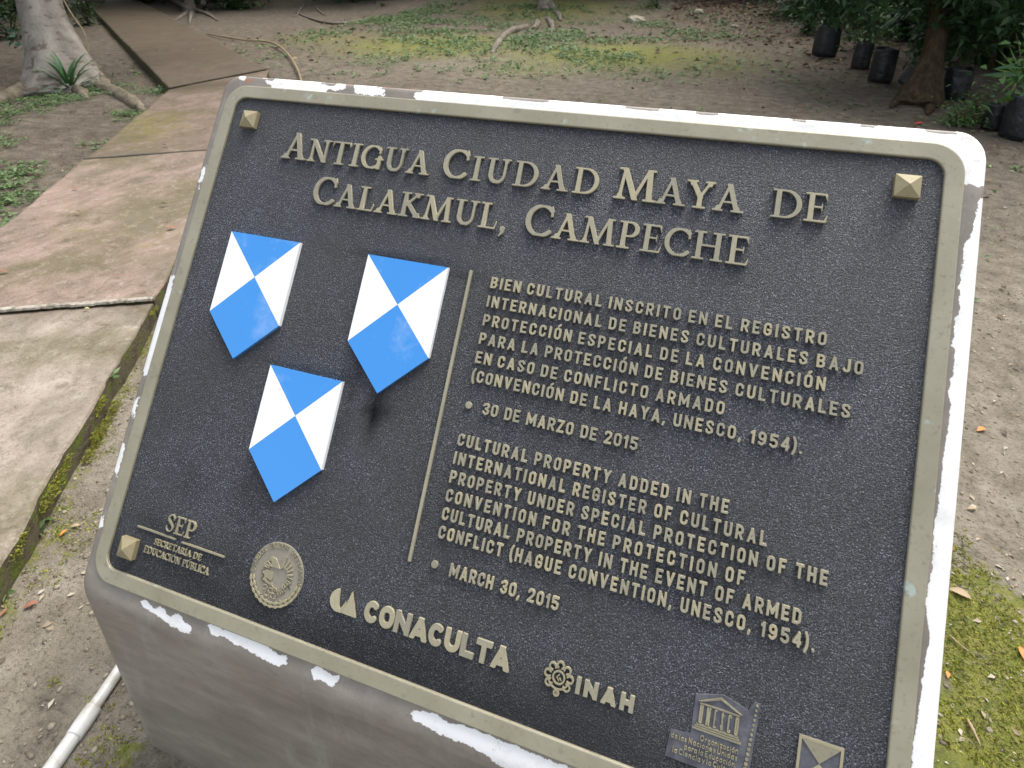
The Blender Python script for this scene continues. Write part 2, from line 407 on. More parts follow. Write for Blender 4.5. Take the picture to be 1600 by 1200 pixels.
# ------------------------------------------------------------------ path slabs
path = bpy.data.objects.new('path', None); C.objects.link(path); path['kind'] = 'structure'
def slab(kind, poly, zt, label):
    poly = [np.asarray(p) for p in poly]; ctr = np.mean(poly, axis=0); g = .004
    poly = [p + (ctr - p) / np.linalg.norm(ctr - p) * g for p in poly]
    # side-subdivided grid so that wear can be stored on it
    nu = 40; nv = 70
    Vt = []; 
    for j in range(nv + 1):
        for k in range(nu + 1):
            s, t = k / nu, j / nv
            p = (1 - s) * (1 - t) * poly[0] + s * (1 - t) * poly[1] + s * t * poly[2] + (1 - s) * t * poly[3]
            e = min(s, 1 - s) * nu; e2 = min(t, 1 - t) * nv
            if e < .5 or e2 < .5:
                q = (vnoise(p[0] * 9, p[1] * 9) - .5) * (.03 if e < .5 else .006) + (vnoise(p[0] * 40, p[1] * 40) - .5) * .012
                p = p + (ctr - p) / np.linalg.norm(ctr - p) * (q + .006)
            Vt.append((p[0], p[1], zt + (float(vnoise(p[0] * 3, p[1] * 3)) - .5) * .008))
    Vt = np.array(Vt); idx = np.arange(len(Vt)).reshape(nv + 1, nu + 1)
    Ft = [list(map(int, q)) for q in np.stack([idx[:-1, :-1].ravel(), idx[:-1, 1:].ravel(), idx[1:, 1:].ravel(), idx[1:, :-1].ravel()], 1)]
    per = list(idx[0, :]) + list(idx[1:, -1]) + list(idx[-1, :-1][::-1]) + list(idx[1:-1, 0][::-1]); n = len(per)
    base = Vt[per]; n0 = len(Vt)
    out = base.copy(); o2 = (base[:, :2] - ctr); o2 /= np.linalg.norm(o2, axis=1)[:, None]
    chip = .004 + .006 * vnoise(base[:, 0] * 30, base[:, 1] * 30)
    out[:, :2] += o2 * chip[:, None]; out[:, 2] -= chip
    low = out.copy(); low[:, 2] = -.12
    Vt = np.vstack([Vt, out, low])
    for k in range(n):
        l = (k + 1) % n
        Ft.append([int(per[k]), n0 + k, n0 + l, int(per[l])]); Ft.append([n0 + k, n0 + n + k, n0 + n + l, n0 + l])
    me = mesh('slab', Vt, Ft, [M_slab, M_side], True)
    for q in range(len(me.polygons) - 2 * n, len(me.polygons)):
        if (q - (len(me.polygons) - 2 * n)) % 2: me.polygons[q].material_index = 1
        me.polygons[q].use_smooth = False
    P = Vt[:, :2]; ms = np.zeros(len(P)); dirt = np.zeros(len(P))
    if kind == 'middle':
        ms = .95 * blob(P, 235, 195, .42, .8, ZS); dirt = .42 + .58 * blob(P, 300, 135, 1.2, .25, ZS)
    if kind in ('upper', 'far'):
        ms = np.maximum(.55 * blob(P, 350, 80, .5, 1.2, ZS), .5 * blob(P, 240, 75, .4, 1.2, ZS)); dirt = .85 + .15 * np.clip((np.linalg.norm(P - U0a, axis=1) - 2) / 8, 0, 1)
    if kind == 'pink':
        ms = np.maximum(.42 * blob(P, 120, 350, .15, .6, ZS), .42 * blob(P, 245, 375, .25, .3, ZS))
        dirt = .35 * np.exp(-segdist(P, J1a, pinkTR) / .12)
    if kind == 'lower':
        dirt = .45 * np.exp(-(segdist(P, pinkBL, pinkBR) / .10) ** 2)
    for nm, arr in (('moss', ms), ('dirt', dirt), ('grey', np.full(len(P), {'lower': .85, 'pink': .12, 'middle': .1}.get(kind, .3)))):
        a = me.attributes.new(nm, 'FLOAT', 'POINT'); a.data.foreach_set('value', arr.astype(np.float32))
    o = obj('slab', me, path); o['label'] = label
for (k, q), z, lb in zip(SLABS, (ZS - .006, ZS + .006, ZS - .002, ZS + .012, ZS + .012),
                         ('grey weathered slab nearest the sign with mossy side', 'pinkish streaked concrete slab', 'short slab with yellow green moss at its left edge',
                          'long brown raised slab running into the forest', 'far end of the path in the shade')):
    slab(k, q, z, lb)

M_mort = mat('cement_edge', (.36, .33, .28), .9); n = N(M_mort); n.out(n.ramp(n.noise(30, 5, .75), [(.35, (.10, .085, .06)), (.5, (.27, .24, .19)), (.7, (.42, .39, .33))]), None, n.bump(n.noise(60, 4, .7), .8, .01))
def joint(a_, b_, w_, z_, label, m_):
    a_, b_ = np.asarray(a_), np.asarray(b_); d_ = (b_ - a_) / np.linalg.norm(b_ - a_); s_ = np.array([-d_[1], d_[0]]); V = []; n_ = 60
    for k in range(n_ + 1):
        c_ = a_ + (b_ - a_) * k / n_; q1 = w_ * (.25 + .5 * float(vnoise(k * .7, z_ * 99))); q2 = w_ * (.25 + .5 * float(vnoise(k * .9, 40 + z_ * 99)))
        for o_, zz in ((-q1 - .004, -.008), (-q1, 0), (q2, 0), (q2 + .004, -.008)): V.append((*(c_ + s_ * o_), z_ + zz + .003 * float(vnoise(k * .5, o_ * 50))))
    o = obj('joint', mesh('joint', V, [[k * 4 + j, k * 4 + j + 1, k * 4 + j + 5, k * 4 + j + 4] for k in range(n_) for j in range(3)], m_), path); o['label'] = label
joint(pinkBL, pinkBR, .022, ZS + .0125, 'pale crumbling cement edge between the pink and the grey slab', M_mort)
M_crack = mat('joint_dirt', (.05, .042, .03), .95); joint(J1a, pinkTR, .022, ZS + .0115, 'dark dirty joint between the pink slab and the mossy one', M_crack); joint(U0a, U0b, .02, ZS + .0165, 'dark joint before the long raised slab', M_crack)
# ------------------------------------------------------------------ generic builders
def tube(name, pts, rad, nseg=14, mt=None, noise=0.0, parent=None, cap=True, ridges=0, rk=0.0):
    pts = np.asarray(pts, float); rad = np.asarray(rad, float)
    # resample smooth
    n = max(6, len(pts) * 5); t = np.linspace(0, len(pts) - 1, n); P = []; Rr = []
    for tt in t:
        i = min(int(tt), len(pts) - 2); f = tt - i
        p0, p1, p2, p3 = pts[max(i - 1, 0)], pts[i], pts[i + 1], pts[min(i + 2, len(pts) - 1)]
        P.append(.5 * ((2 * p1) + (p2 - p0) * f + (2 * p0 - 5 * p1 + 4 * p2 - p3) * f * f + (3 * p1 - p0 - 3 * p2 + p3) * f ** 3))
        Rr.append(rad[i] * (1 - f) + rad[i + 1] * f)
    P = np.array(P); V = []; up = np.array([.31, .2, .93])
    for i in range(n):
        d = P[min(i + 1, n - 1)] - P[max(i - 1, 0)]; d /= np.linalg.norm(d) + 1e-9
        a = np.cross(d, up if abs(d @ up) < .95 else np.array([1., 0, 0])); a /= np.linalg.norm(a); b = np.cross(d, a)
        for k in range(nseg):
            an = 2 * math.pi * k / nseg
            rr = Rr[i] * (1 + noise * (vnoise(k * 1.7 + 3 * i * .35, i * .6) * 2 - 1) + rk * math.cos(ridges * an) * (1 - i / n))
            V.append(P[i] + (a * math.cos(an) + b * math.sin(an)) * rr)
    Fc = []
    for i in range(n - 1):
        for k in range(nseg):
            l = (k + 1) % nseg; Fc.append([i * nseg + k, i * nseg + l, (i + 1) * nseg + l, (i + 1) * nseg + k])
    if cap: Fc.append(list(range(nseg))[::-1]); Fc.append([(n - 1) * nseg + k for k in range(nseg)])
    return obj(name, mesh(name, V, Fc, mt, True), parent) if name else (np.array(V), Fc)
def leaves_np(base, dirs, up, L, Wd, sag=.15):
    "many rhombic leaves: (n,3) base, direction, rough up vector"
    n = len(base); d = dirs / np.linalg.norm(dirs, axis=1)[:, None]
    s = np.cross(d, up); s /= np.linalg.norm(s, axis=1)[:, None] + 1e-9; nn = np.cross(s, d)
    L = np.broadcast_to(L, n)[:, None]; Wd = np.broadcast_to(Wd, n)[:, None]
    a = base; m1 = base + d * L * .45 + s * Wd * .5 + nn * Wd * .18; m2 = base + d * L * .45 - s * Wd * .5 + nn * Wd * .18
    mc = base + d * L * .48 ; t = base + d * L - nn * L * sag
    V = np.stack([a, m1, t, m2, mc], 1).reshape(-1, 3); k = np.arange(n)[:, None] * 5
    Fc = np.concatenate([k + np.array([[0, 4, 1]]), k + np.array([[1, 4, 2]]), k + np.array([[0, 3, 4]]), k + np.array([[4, 3, 2]])], 1).reshape(-1, 3)
    return V, Fc
def rdir(n, zlo=-.3, zhi=.8):
    a = rng.random(n) * 2 * np.pi; z = rng.uniform(zlo, zhi, n); r = np.sqrt(np.clip(1 - z * z, .05, 1))
    return np.stack([np.cos(a) * r, np.sin(a) * r, z], 1)
def rup(n): 
    u = rng.normal(size=(n, 3)) * .5; u[:, 2] += 1; return u
class Bld:
    def __init__(s): s.V = []; s.F = []; s.n = 0
    def add(s, V, F):
        F = np.asarray(F) if isinstance(F, np.ndarray) else F
        if isinstance(F, np.ndarray): s.F += (F + s.n).tolist()
        else: s.F += [[q + s.n for q in f] for f in F]
        s.V.append(np.asarray(V)); s.n += len(V)
    def obj(s, name, mt, parent=None, smooth=False):
        return obj(name, mesh(name, np.vstack(s.V), s.F, mt, smooth), parent)

# ------------------------------------------------------------------ glyphs
def arc(cx, cy, rx, ry, a0, a1, n=16):
    return [(cx + rx * math.cos(R_(a0 + (a1 - a0) * i / n)), cy + ry * math.sin(R_(a0 + (a1 - a0) * i / n))) for i in range(n + 1)]
def crom(pts, n=8):
    o = []; P = [np.array(p, float) for p in pts]
    for i in range(len(P) - 1):
        p0, p1, p2, p3 = P[max(i - 1, 0)], P[i], P[i + 1], P[min(i + 2, len(P) - 1)]
        for k in range(n + (i == len(P) - 2)):
            f = k / n; o.append(tuple(.5 * ((2 * p1) + (p2 - p0) * f + (2 * p0 - 5 * p1 + 4 * p2 - p3) * f * f + (3 * p1 - p0 - 3 * p2 + p3) * f ** 3)))
    return o
def sans(ch, hw, wide):
    "returns (width, strokes); stroke = (points, extend)"
    WD = {'I': .0, '1': .30, 'M': .72, 'W': .8, 'L': .46, 'E': .48, 'F': .46, 'J': .46, 'A': .60, 'N': .56, 'T': .52, 'V': .6, '(': .22, ')': .22, ',': 0, '.': 0, 'Y': .58}
    base = ch
    acc = {'Ó': 'O', 'Í': 'I', 'Ú': 'U'}.get(ch)
    if acc: base = acc
    wd = 2 * hw if base in 'I,.' else WD.get(base, .53) * wide + (2 * hw - .19) * .6
    l, r, b, t = hw, wd - hw, hw, 1 - hw; cx = wd / 2; R = (r - l) / 2; Ry = min(R, .3) if R > 0 else 0; m = .5
    Sx = []; Ln = lambda *p: [Sx.append(([p[i], p[i + 1]], 1)) for i in range(len(p) - 1)]; Cv = lambda p: Sx.append((p, 0))
    if base == 'A': Ln((l, b - .1), (cx, t + .04)); Ln((cx, t + .04), (r, b - .1)); Cv([(l + .1, .30), (r - .1, .30)])
    elif base == 'B':
        Ln((l, b), (l, t)); Ln((l, t), (r - .2, t)); Ln((l, m + .02), (r - .18, m + .02)); Ln((l, b), (r - .18, b))
        ry = (t - m) / 2; Cv(arc(r - .2, m + .02 + ry, .18, ry - .01, -90, 90)); ry = (m - b) / 2 + .01; Cv(arc(r - .19, b + ry, .19, ry, -90, 90))
    elif base == 'C' and hw > .13: Cv(arc(cx, .5, R, .5 - hw, 52, 308, 24))
    elif base == 'C': Cv([(r, t - Ry * .85 - .05)] + arc(cx, t - Ry, R, Ry, 10, 180) + arc(cx, b + Ry, R, Ry, 180, 350) + [(r, b + Ry * .85 + .05)])
    elif base == 'D': Ln((l, b), (l, t)); Ln((l, t), (r - .16, t)); Ln((l, b), (r - .16, b)); Cv(arc(r - .2, t - .22, .2, .22, 90, 0) + arc(r - .2, b + .22, .2, .22, 0, -90))
    elif base == 'E': Ln((l, b), (l, t)); Ln((l, t), (r, t)); Ln((l, b), (r, b)); Ln((l, m), (r - .06, m))
    elif base == 'F': Ln((l, b), (l, t)); Ln((l, t), (r, t)); Ln((l, m), (r - .06, m))
    elif base == 'G': Cv([(r, t - Ry * .85 - .05)] + arc(cx, t - Ry, R, Ry, 10, 180) + arc(cx, b + Ry, R, Ry, 180, 360) + [(r, m - .04)]); Ln((r, m - .04), (cx + .04, m - .04))
    elif base == 'H': Ln((l, b), (l, t)); Ln((r, b), (r, t)); Ln((l, m), (r, m))
    elif base == 'I': Ln((cx, b), (cx, t))
    elif base == 'J': Ln((r, t), (r, b + Ry)); Cv(arc(cx, b + Ry, R, Ry, 0, -170))
    elif base == 'L': Ln((l, b), (l, t)); Ln((l, b), (r, b))
    elif base == 'M': Ln((l, b), (l, t)); Ln((r, b), (r, t)); Ln((l, t), (cx, b + .18), (r, t))
    elif base == 'N': Ln((l, b), (l, t)); Ln((r, b), (r, t)); Cv([(l, t), (r, b)])
    elif base == 'O' or ch == '0': Cv(arc(cx, t - Ry, R, Ry, 0, 180) + arc(cx, b + Ry, R, Ry, 180, 360) + [(r, t - Ry)])
    elif base in 'PR':
        Ln((l, b), (l, t)); ry = (t - m) / 2 + .03; Cv([(l, t), (r - .2, t)]); Cv([(l, t - 2 * ry), (r - .2, t - 2 * ry)]); Cv(arc(r - .2, t - ry, .2, ry, -90, 90))
        if base == 'R': Ln((cx, t - 2 * ry), (r, b - .04))
    elif base == 'S': Cv(crom([(r, t - .17), (r - .06, t - .03), (cx, t), (l + .02, t - .1), (l + .04, t - .26), (cx, m), (r - .04, b + .27), (r - .02, b + .1), (cx, b), (l + .05, b + .04), (l, b + .19)]))
    elif base == 'T': Ln((l, t), (r, t)); Ln((cx, t), (cx, b))
    elif base == 'U': Cv([(l, t + hw * 2), (l, b + Ry)] + arc(cx, b + Ry, R, Ry, 180, 360) + [(r, t + hw * 2)])
    elif base == 'V': Ln((l, t + .1), (cx, b - .04)); Ln((cx, b - .04), (r, t + .1))
    elif base == 'Y': Ln((l, t + .08), (cx, m - .05)); Ln((r, t + .08), (cx, m - .05)); Ln((cx, m), (cx, b))
    elif base == 'Z': Ln((l, t), (r, t)); Ln((l, b), (r, b)); Cv([(r, t), (l, b)])
    elif base == 'Q': Cv(arc(cx, .5, R, .5 - hw, 0, 360)); Ln((cx, .3), (r, b))
    elif ch == '1': Ln((r, b), (r, t)); Cv([(r, t), (l - .02, t - .14)])
    elif ch == '2': Cv(crom([(l, t - .16), (l + .05, t - .03), (cx, t), (r - .02, t - .08), (r - .01, t - .27), (cx + .05, .42), (l, b)])); Ln((l, b), (r, b))
    elif ch == '3': Cv(crom([(l, t - .14), (cx, t), (r - .02, t - .1), (r - .04, t - .28), (cx - .02, m + .03)])); Cv(crom([(cx - .02, m + .03), (r - .02, b + .29), (r, b + .12), (cx, b), (l, b + .15)]))
    elif ch == '4': Ln((r - .08, b), (r - .08, t)); Cv([(r - .08, t), (l - .02, .32)]); Ln((l, .30), (r + .02, .30))
    elif ch == '5': Ln((l + .03, t), (r, t)); Ln((l + .03, t), (l + .02, m + .05)); Cv(crom([(l + .02, m + .05), (cx + .02, m + .1), (r, m - .06), (r, b + .14), (cx, b), (l, b + .12)]))
    elif ch == '9': Cv(arc(cx, t - .23, R, .23, 0, 360)); Cv(crom([(r, t - .23), (r, b + .25), (cx, b), (l + .02, b + .1)]))
    elif ch == '(': Cv(crom([(r + .06, 1.05), (l, .75), (l, .25), (r + .06, -.1)]))
    elif ch == ')': Cv(crom([(l - .06, 1.05), (r, .75), (r, .25), (l - .06, -.1)]))
    elif ch == '.': Cv([(cx, b), (cx, b + .01)])
    elif ch == ',': Cv([(cx, b + .02), (cx - .05, b - .16)])
    if acc: Cv([(cx, 1.10), (cx + .12, 1.22)])
    cl = (0, wd) if ch not in '(),.' else None
    return wd, [([(*p, hw) for p in s], e) for s, e in Sx], cl, (9 if acc or ch in '(),.' else 1.0)
def serif(ch):
    T, t, h = .086, .050, .034
    st = []; L = lambda x0, y0, x1, y1, r=T, r1=None: st.append(([(x0, y0, r), (x1, y1, r1 or r)], 1))
    sf = lambda x0, x1, y: (st.append(([(x0, y + (.0 if y > .5 else .0), h), (x1, y, h)], 0)), st.append(([((x0 + x1) / 2 - .07, y, .03), ((x0 + x1) / 2, y + (.09 if y < .5 else -.09), T * .9), ((x0 + x1) / 2 + .07, y, .03)], 0)))
    B, P = h, 1 - h
    def bow(cx, cy, rx, ry, a0, a1, tk=T, tn=t, n=28):
        st.append(([(*p, tn + (tk - tn) * abs(math.cos(R_(a0 + (a1 - a0) * i / n))) ** 1.3) for i, p in enumerate(arc(cx, cy, rx, ry, a0, a1, n))], 0))
    acc = {'Í': 'I', 'Ó': 'O', 'Ú': 'U'}.get(ch); base = acc or ch; wd = .9
    if base == 'A': wd = .98; L(.17, 0, .48, .98, t); L(.46, 1.0, .80, 0, T); L(.30, .34, .66, .34, .032); sf(.0, .30, B); sf(.62, .98, B)
    elif base == 'N': wd = 1.04; L(.20, 0, .20, 1, t); L(.85, 0, .85, 1, t); L(.16, 1, .86, 0, T); sf(.04, .36, B); st.append(([(.0, P, h), (.2, P, h)], 0)); sf(.68, 1.02, P)
    elif base == 'T': wd = .86; L(.43, 0, .43, 1); L(.04, P, .82, P, .034); L(.04, P, .01, .78, .034, .012); L(.82, P, .85, .78, .034, .012); sf(.25, .61, B)
    elif base == 'I': wd = .42; L(.21, 0, .21, 1); sf(.03, .39, B); sf(.03, .39, P)
    elif base == 'G': wd = .98; bow(.50, .5, .43, .475, 48, 325); L(.84, .06, .84, .40, T * .95); sf(.68, 1.0, .42); L(.80, .93, .82, .70, .012, .045)
    elif base == 'C': wd = .88; bow(.50, .5, .43, .475, 46, 316); L(.80, .95, .82, .70, .02, .048)
    elif base == 'O': wd = 1.0; bow(.5, .5, .42, .475, 0, 360)
    elif base == 'U': wd = .98; L(.22, .38, .22, 1); L(.78, .38, .78, 1, t); st.append(([(*p, T + (t - T) * i / 20) for i, p in enumerate(arc(.5, .36, .28, .31, 180, 360, 20))], 0)); sf(.04, .40, P); sf(.63, .95, P)
    elif base == 'D': wd = 1.02; L(.22, 0, .22, 1); L(.05, P, .45, P, .033); L(.05, B, .45, B, .033); bow(.44, .5, .45, .465, -90, 90, T, .033)
    elif base == 'M': wd = 1.26; L(.16, 0, .24, 1, t); L(.22, 1, .62, .05, T); L(.60, .05, .98, 1, t); L(.99, 1, 1.06, 0, T); sf(.01, .32, B); sf(.90, 1.23, B); st.append(([(.07, P, h), (.24, P, h)], 0)); st.append(([(1.0, P, h), (1.15, P, h)], 0))
    elif base == 'Y': wd = .92; L(.14, 1, .47, .42); L(.78, 1, .48, .42, t); L(.47, .46, .47, 0); sf(.0, .32, P); sf(.62, .92, P); sf(.28, .66, B)
    elif base == 'L': wd = .76; L(.22, 0, .22, 1); L(.05, B, .68, B, .034); L(.68, B, .72, .27, .034, .014); sf(.04, .40, P)
    elif base == 'K': wd = .98; L(.22, 0, .22, 1); L(.26, .44, .74, .97, t); L(.36, .56, .84, .02); sf(.04, .40, P); sf(.04, .40, B); sf(.58, .90, P); sf(.70, 1.0, B)
    elif base in 'PR':
        wd = .76 if base == 'P' else .92; L(.22, 0, .22, 1); L(.05, P, .40, P, .033); L(.22, .46, .40, .46, .030); bow(.40, .715, .27, .255, -90, 90, T, .033); sf(.04, .44, B)
        if base == 'R': L(.42, .46, .80, .02); sf(.70, .94, B)
    elif base == 'B': wd = .80; L(.22, 0, .22, 1); L(.05, P, .4, P, .033); L(.05, B, .4, B, .033); L(.22, .52, .4, .52, .03); bow(.38, .745, .24, .225, -90, 90, T, .033); bow(.40, .275, .29, .245, -90, 90, T, .033)
    elif base == 'E': wd = .78; L(.22, 0, .22, 1); L(.05, P, .64, P, .034); L(.64, P, .68, .78, .034, .014); L(.22, .52, .54, .52, .030); L(.55, .64, .55, .40, .016, .016); L(.05, B, .68, B, .034); L(.68, B, .74, .25, .034, .014)
    elif base == 'H': wd = 1.06; L(.22, 0, .22, 1); L(.84, 0, .84, 1); L(.22, .51, .84, .51, .034); [sf(a, a + .36, y) for a in (.04, .66) for y in (B, P)]
    elif base == 'S': wd = .66; st.append(([(*p, .036 + .036 * math.exp(-((i - 24) / 12) ** 2)) for i, p in enumerate(crom([(.54, .80), (.42, .96), (.22, .93), (.12, .76), (.22, .60), (.44, .44), (.55, .25), (.44, .06), (.22, .04), (.08, .20)], 6))], 0)); L(.56, .93, .55, .72, .012, .03); L(.07, .28, .08, .05, .03, .012)
    elif base == 'X': wd = .9; L(.14, 1, .76, 0); L(.76, 1, .14, 0, t); sf(0, .3, P); sf(.6, .9, P); sf(0, .3, B); sf(.6, .9, B)
    elif base == ',': wd = .3; st.append(([(.15, .06, .085), (.17, -.05, .06), (.06, -.22, .015)], 0))
    if acc: st.append(([(wd / 2, 1.1, .02), (wd / 2 + .12, 1.25, .05)], 0))
    return wd, st, None, (9 if acc or base == ',' else 1.0)
def small(ch):
    "lower-case monoline, x-height .7"
    h = .065; A_ = arc; d = {
        'a': (.5, [A_(.25, .3, .19, .26, 0, 360), [(.44, .56), (.44, .04)]]), 'b': (.5, [A_(.25, .3, .19, .26, 0, 360), [(.06, .95), (.06, .04)]]),
        'c': (.45, [A_(.26, .3, .2, .26, 50, 310)]), 'd': (.5, [A_(.25, .3, .19, .26, 0, 360), [(.44, .95), (.44, .04)]]),
        'e': (.5, [A_(.25, .3, .2, .26, 0, 320), [(.05, .3), (.45, .3)]]), 'g': (.5, [A_(.25, .3, .19, .26, 0, 360), [(.44, .56), (.44, -.1)] + A_(.25, -.08, .19, .14, 0, -150)]),
        'i': (.12, [[(.06, .56), (.06, .04)], [(.06, .8), (.06, .81)]]), 'l': (.12, [[(.06, .95), (.06, .04)]]),
        'n': (.48, [[(.06, .56), (.06, .04)], A_(.24, .36, .18, .2, 180, 0) + [(.42, .04)]]), 'ó': (.5, [A_(.25, .3, .2, .26, 0, 360), [(.25, .72), (.36, .85)]]),
        'o': (.5, [A_(.25, .3, .2, .26, 0, 360)]), 'p': (.5, [A_(.25, .3, .19, .26, 0, 360), [(.06, .56), (.06, -.2)]]),
        'r': (.32, [[(.06, .56), (.06, .04)], A_(.22, .36, .16, .2, 180, 60)]), 's': (.4, [crom([(.34, .48), (.2, .56), (.07, .45), (.2, .31), (.34, .17), (.2, .04), (.05, .12)])]),
        't': (.32, [[(.14, .75), (.14, .12), (.26, .04)], [(.02, .56), (.28, .56)]]), 'u': (.48, [[(.06, .56), (.06, .24)] + A_(.24, .24, .18, .2, 180, 360), [(.42, .56), (.42, .04)]]),
        'y': (.46, [[(.04, .56), (.23, .06)], [(.42, .56), (.14, -.2)]]), 'z': (.42, [[(.05, .56), (.37, .56), (.05, .04), (.37, .04)]]),
        'O': (.74, [A_(.37, .5, .31, .43, 0, 360)]), 'N': (.66, [[(.07, .04), (.07, .96), (.58, .04), (.58, .96)]]), 'U': (.62, [[(.07, .96), (.07, .3)] + A_(.31, .3, .24, .25, 180, 360) + [(.55, .96)]]),
        'E': (.52, [[(.48, .96), (.07, .96), (.07, .04), (.48, .04)], [(.07, .5), (.42, .5)]]), 'C': (.66, [A_(.38, .5, .31, .44, 45, 315)]), ',': (.14, [[(.08, .05), (.03, -.12)]])}
    wd, s = d[ch]
    return wd, [([(*p, h) for p in q], 0) for q in s], None, 9
def sdf_contours(strokes, clipx, clipy, res, shrink=0.0, bbox=None, extra=None):
    ps = np.array([p for s, _ in strokes for p in s]); mr = ps[:, 2].max()
    if bbox is None: bbox = (ps[:, 0].min() - mr * 1.5 - .03, ps[:, 1].min() - mr * 1.5 - .03, ps[:, 0].max() + mr * 1.5 + .03, ps[:, 1].max() + mr * 1.5 + .03)
    xs = np.arange(bbox[0], bbox[2] + res, res) + .00137; ys = np.arange(bbox[1], bbox[3] + res, res) + .00091
    X, Y = np.meshgrid(xs, ys); D = np.full(X.shape, 9.0)
    for s, ext in strokes:
        for i in range(len(s) - 1):
            x0, y0, r0 = s[i]; x1, y1, r1 = s[i + 1]
            dx, dy = x1 - x0, y1 - y0; L = math.hypot(dx, dy)
            if L < 1e-9: dx, dy, L = 1e-4, 0, 1e-4
            ux, uy = dx / L, dy / L; a = (X - x0) * ux + (Y - y0) * uy; q = np.abs(-(X - x0) * uy + (Y - y0) * ux)
            if ext:
                e = max(r0, r1); rr = r0 + (r1 - r0) * np.clip(a / L, 0, 1); d = np.maximum(q - rr, np.maximum(-a - e, a - L - e))
            else:
                ac = np.clip(a, 0, L); d = np.hypot(a - ac, q) - (r0 + (r1 - r0) * ac / L)
            D = np.minimum(D, d)
    if clipx: D = np.maximum(D, np.maximum(clipx[0] - X, X - clipx[1]))
    if clipy < 5: D = np.maximum(D, np.maximum(-Y, Y - clipy))
    if extra is not None: D = extra(X, Y, D)
    return march(xs, ys, D + shrink)
def march(xs, ys, D):
    seg = {}
    ny, nx = D.shape; ins = D < 0
    def e(j, i, k):      # edge id -> point
        if k == 0: a, b = D[j, i], D[j, i + 1]; t = a / (a - b); return (xs[i] + t * (xs[i + 1] - xs[i]), ys[j])
        a, b = D[j, i], D[j + 1, i]; t = a / (a - b); return (xs[i], ys[j] + t * (ys[j + 1] - ys[j]))
    s4 = ins[:-1, :-1].astype(int) + ins[:-1, 1:] * 2 + ins[1:, 1:] * 4 + ins[1:, :-1] * 8
    T = {1: [(3, 0)], 2: [(0, 1)], 3: [(3, 1)], 4: [(1, 2)], 5: [(3, 0), (1, 2)], 6: [(0, 2)], 7: [(3, 2)], 8: [(2, 3)], 9: [(2, 0)], 10: [(0, 1), (2, 3)], 11: [(2, 1)], 12: [(1, 3)], 13: [(1, 0)], 14: [(0, 3)]}
    nxt = {}
    for j, i in zip(*np.nonzero((s4 > 0) & (s4 < 15))):
        for a, b in T[int(s4[j, i])]:
            E = [(j, i, 0), (j, i + 1, 1), (j + 1, i, 0), (j, i, 1)]
            nxt[E[a]] = E[b]
    loops = []; 
    while nxt:
        k0 = next(iter(nxt)); k = k0; L = []
        while k in nxt:
            L.append(e(*k)); k = nxt.pop(k)
        if len(L) > 5: loops.append(simp(L))
    return loops
def simp(L, tol=.0035):
    P = np.array(L); n = len(P)
    if n < 8: return P
    def dp(a, b):
        if b - a < 2: return []
        d = P[b % n] - P[a]; l = np.hypot(*d) + 1e-9; q = P[a + 1:b] - P[a]; h = np.abs(q[:, 0] * d[1] - q[:, 1] * d[0]) / l; k = int(h.argmax())
        if h[k] < tol: return []
        return dp(a, a + 1 + k) + [a + 1 + k] + dp(a + 1 + k, b)
    h = n // 2
    idx = [0] + dp(0, h) + [h] + dp(h, n); idx = [i for i in idx if i < n]
    return P[idx]
def curve_mesh(name, loops, depth, bevel, mt, bres=0):
    cu = bpy.data.curves.new(name, 'CURVE'); cu.dimensions = '2D'; cu.fill_mode = 'BOTH'
    for L in loops:
        sp = cu.splines.new('POLY'); sp.points.add(len(L) - 1)
        co_ = np.zeros((len(L), 4)); co_[:, :2] = L; co_[:, 3] = 1; sp.points.foreach_set('co', co_.ravel()); sp.use_cyclic_u = True
    cu.extrude = max(depth / 2 - bevel, 1e-5); cu.bevel_depth = bevel; cu.bevel_resolution = bres
    ob = bpy.data.objects.new(name, cu); me = bpy.data.meshes.new_from_object(ob)
    bpy.data.objects.remove(ob); bpy.data.curves.remove(cu); me.materials.clear(); me.materials.append(mt); me.name = name
    z = np.zeros(len(me.vertices) * 3); me.vertices.foreach_get('co', z); z = z.reshape(-1, 3); z[:, 2] += depth / 2; me.vertices.foreach_set('co', z.ravel())
    return me
GC = {}
def glyph(font, ch, mt, depth, hw=.095, wide=1.0):
    k = (font, ch, mt.name, round(depth, 3), hw, wide)
    if k not in GC:
        if font == 'serif': wd, st, cx, cy = serif(ch); res, bv = .022, .008
        elif font == 'small': wd, st, cx, cy = small(ch); res, bv = .035, .015
        else: wd, st, cx, cy = sans(ch, hw, wide); res, bv = .032, .016
        loops = sdf_contours(st, cx, cy, res, bv)
        GC[k] = (wd, curve_mesh('letter', loops, depth, bv, mt))
    return GC[k]
FZ = -.0042                                                       # depth of the field below the rim
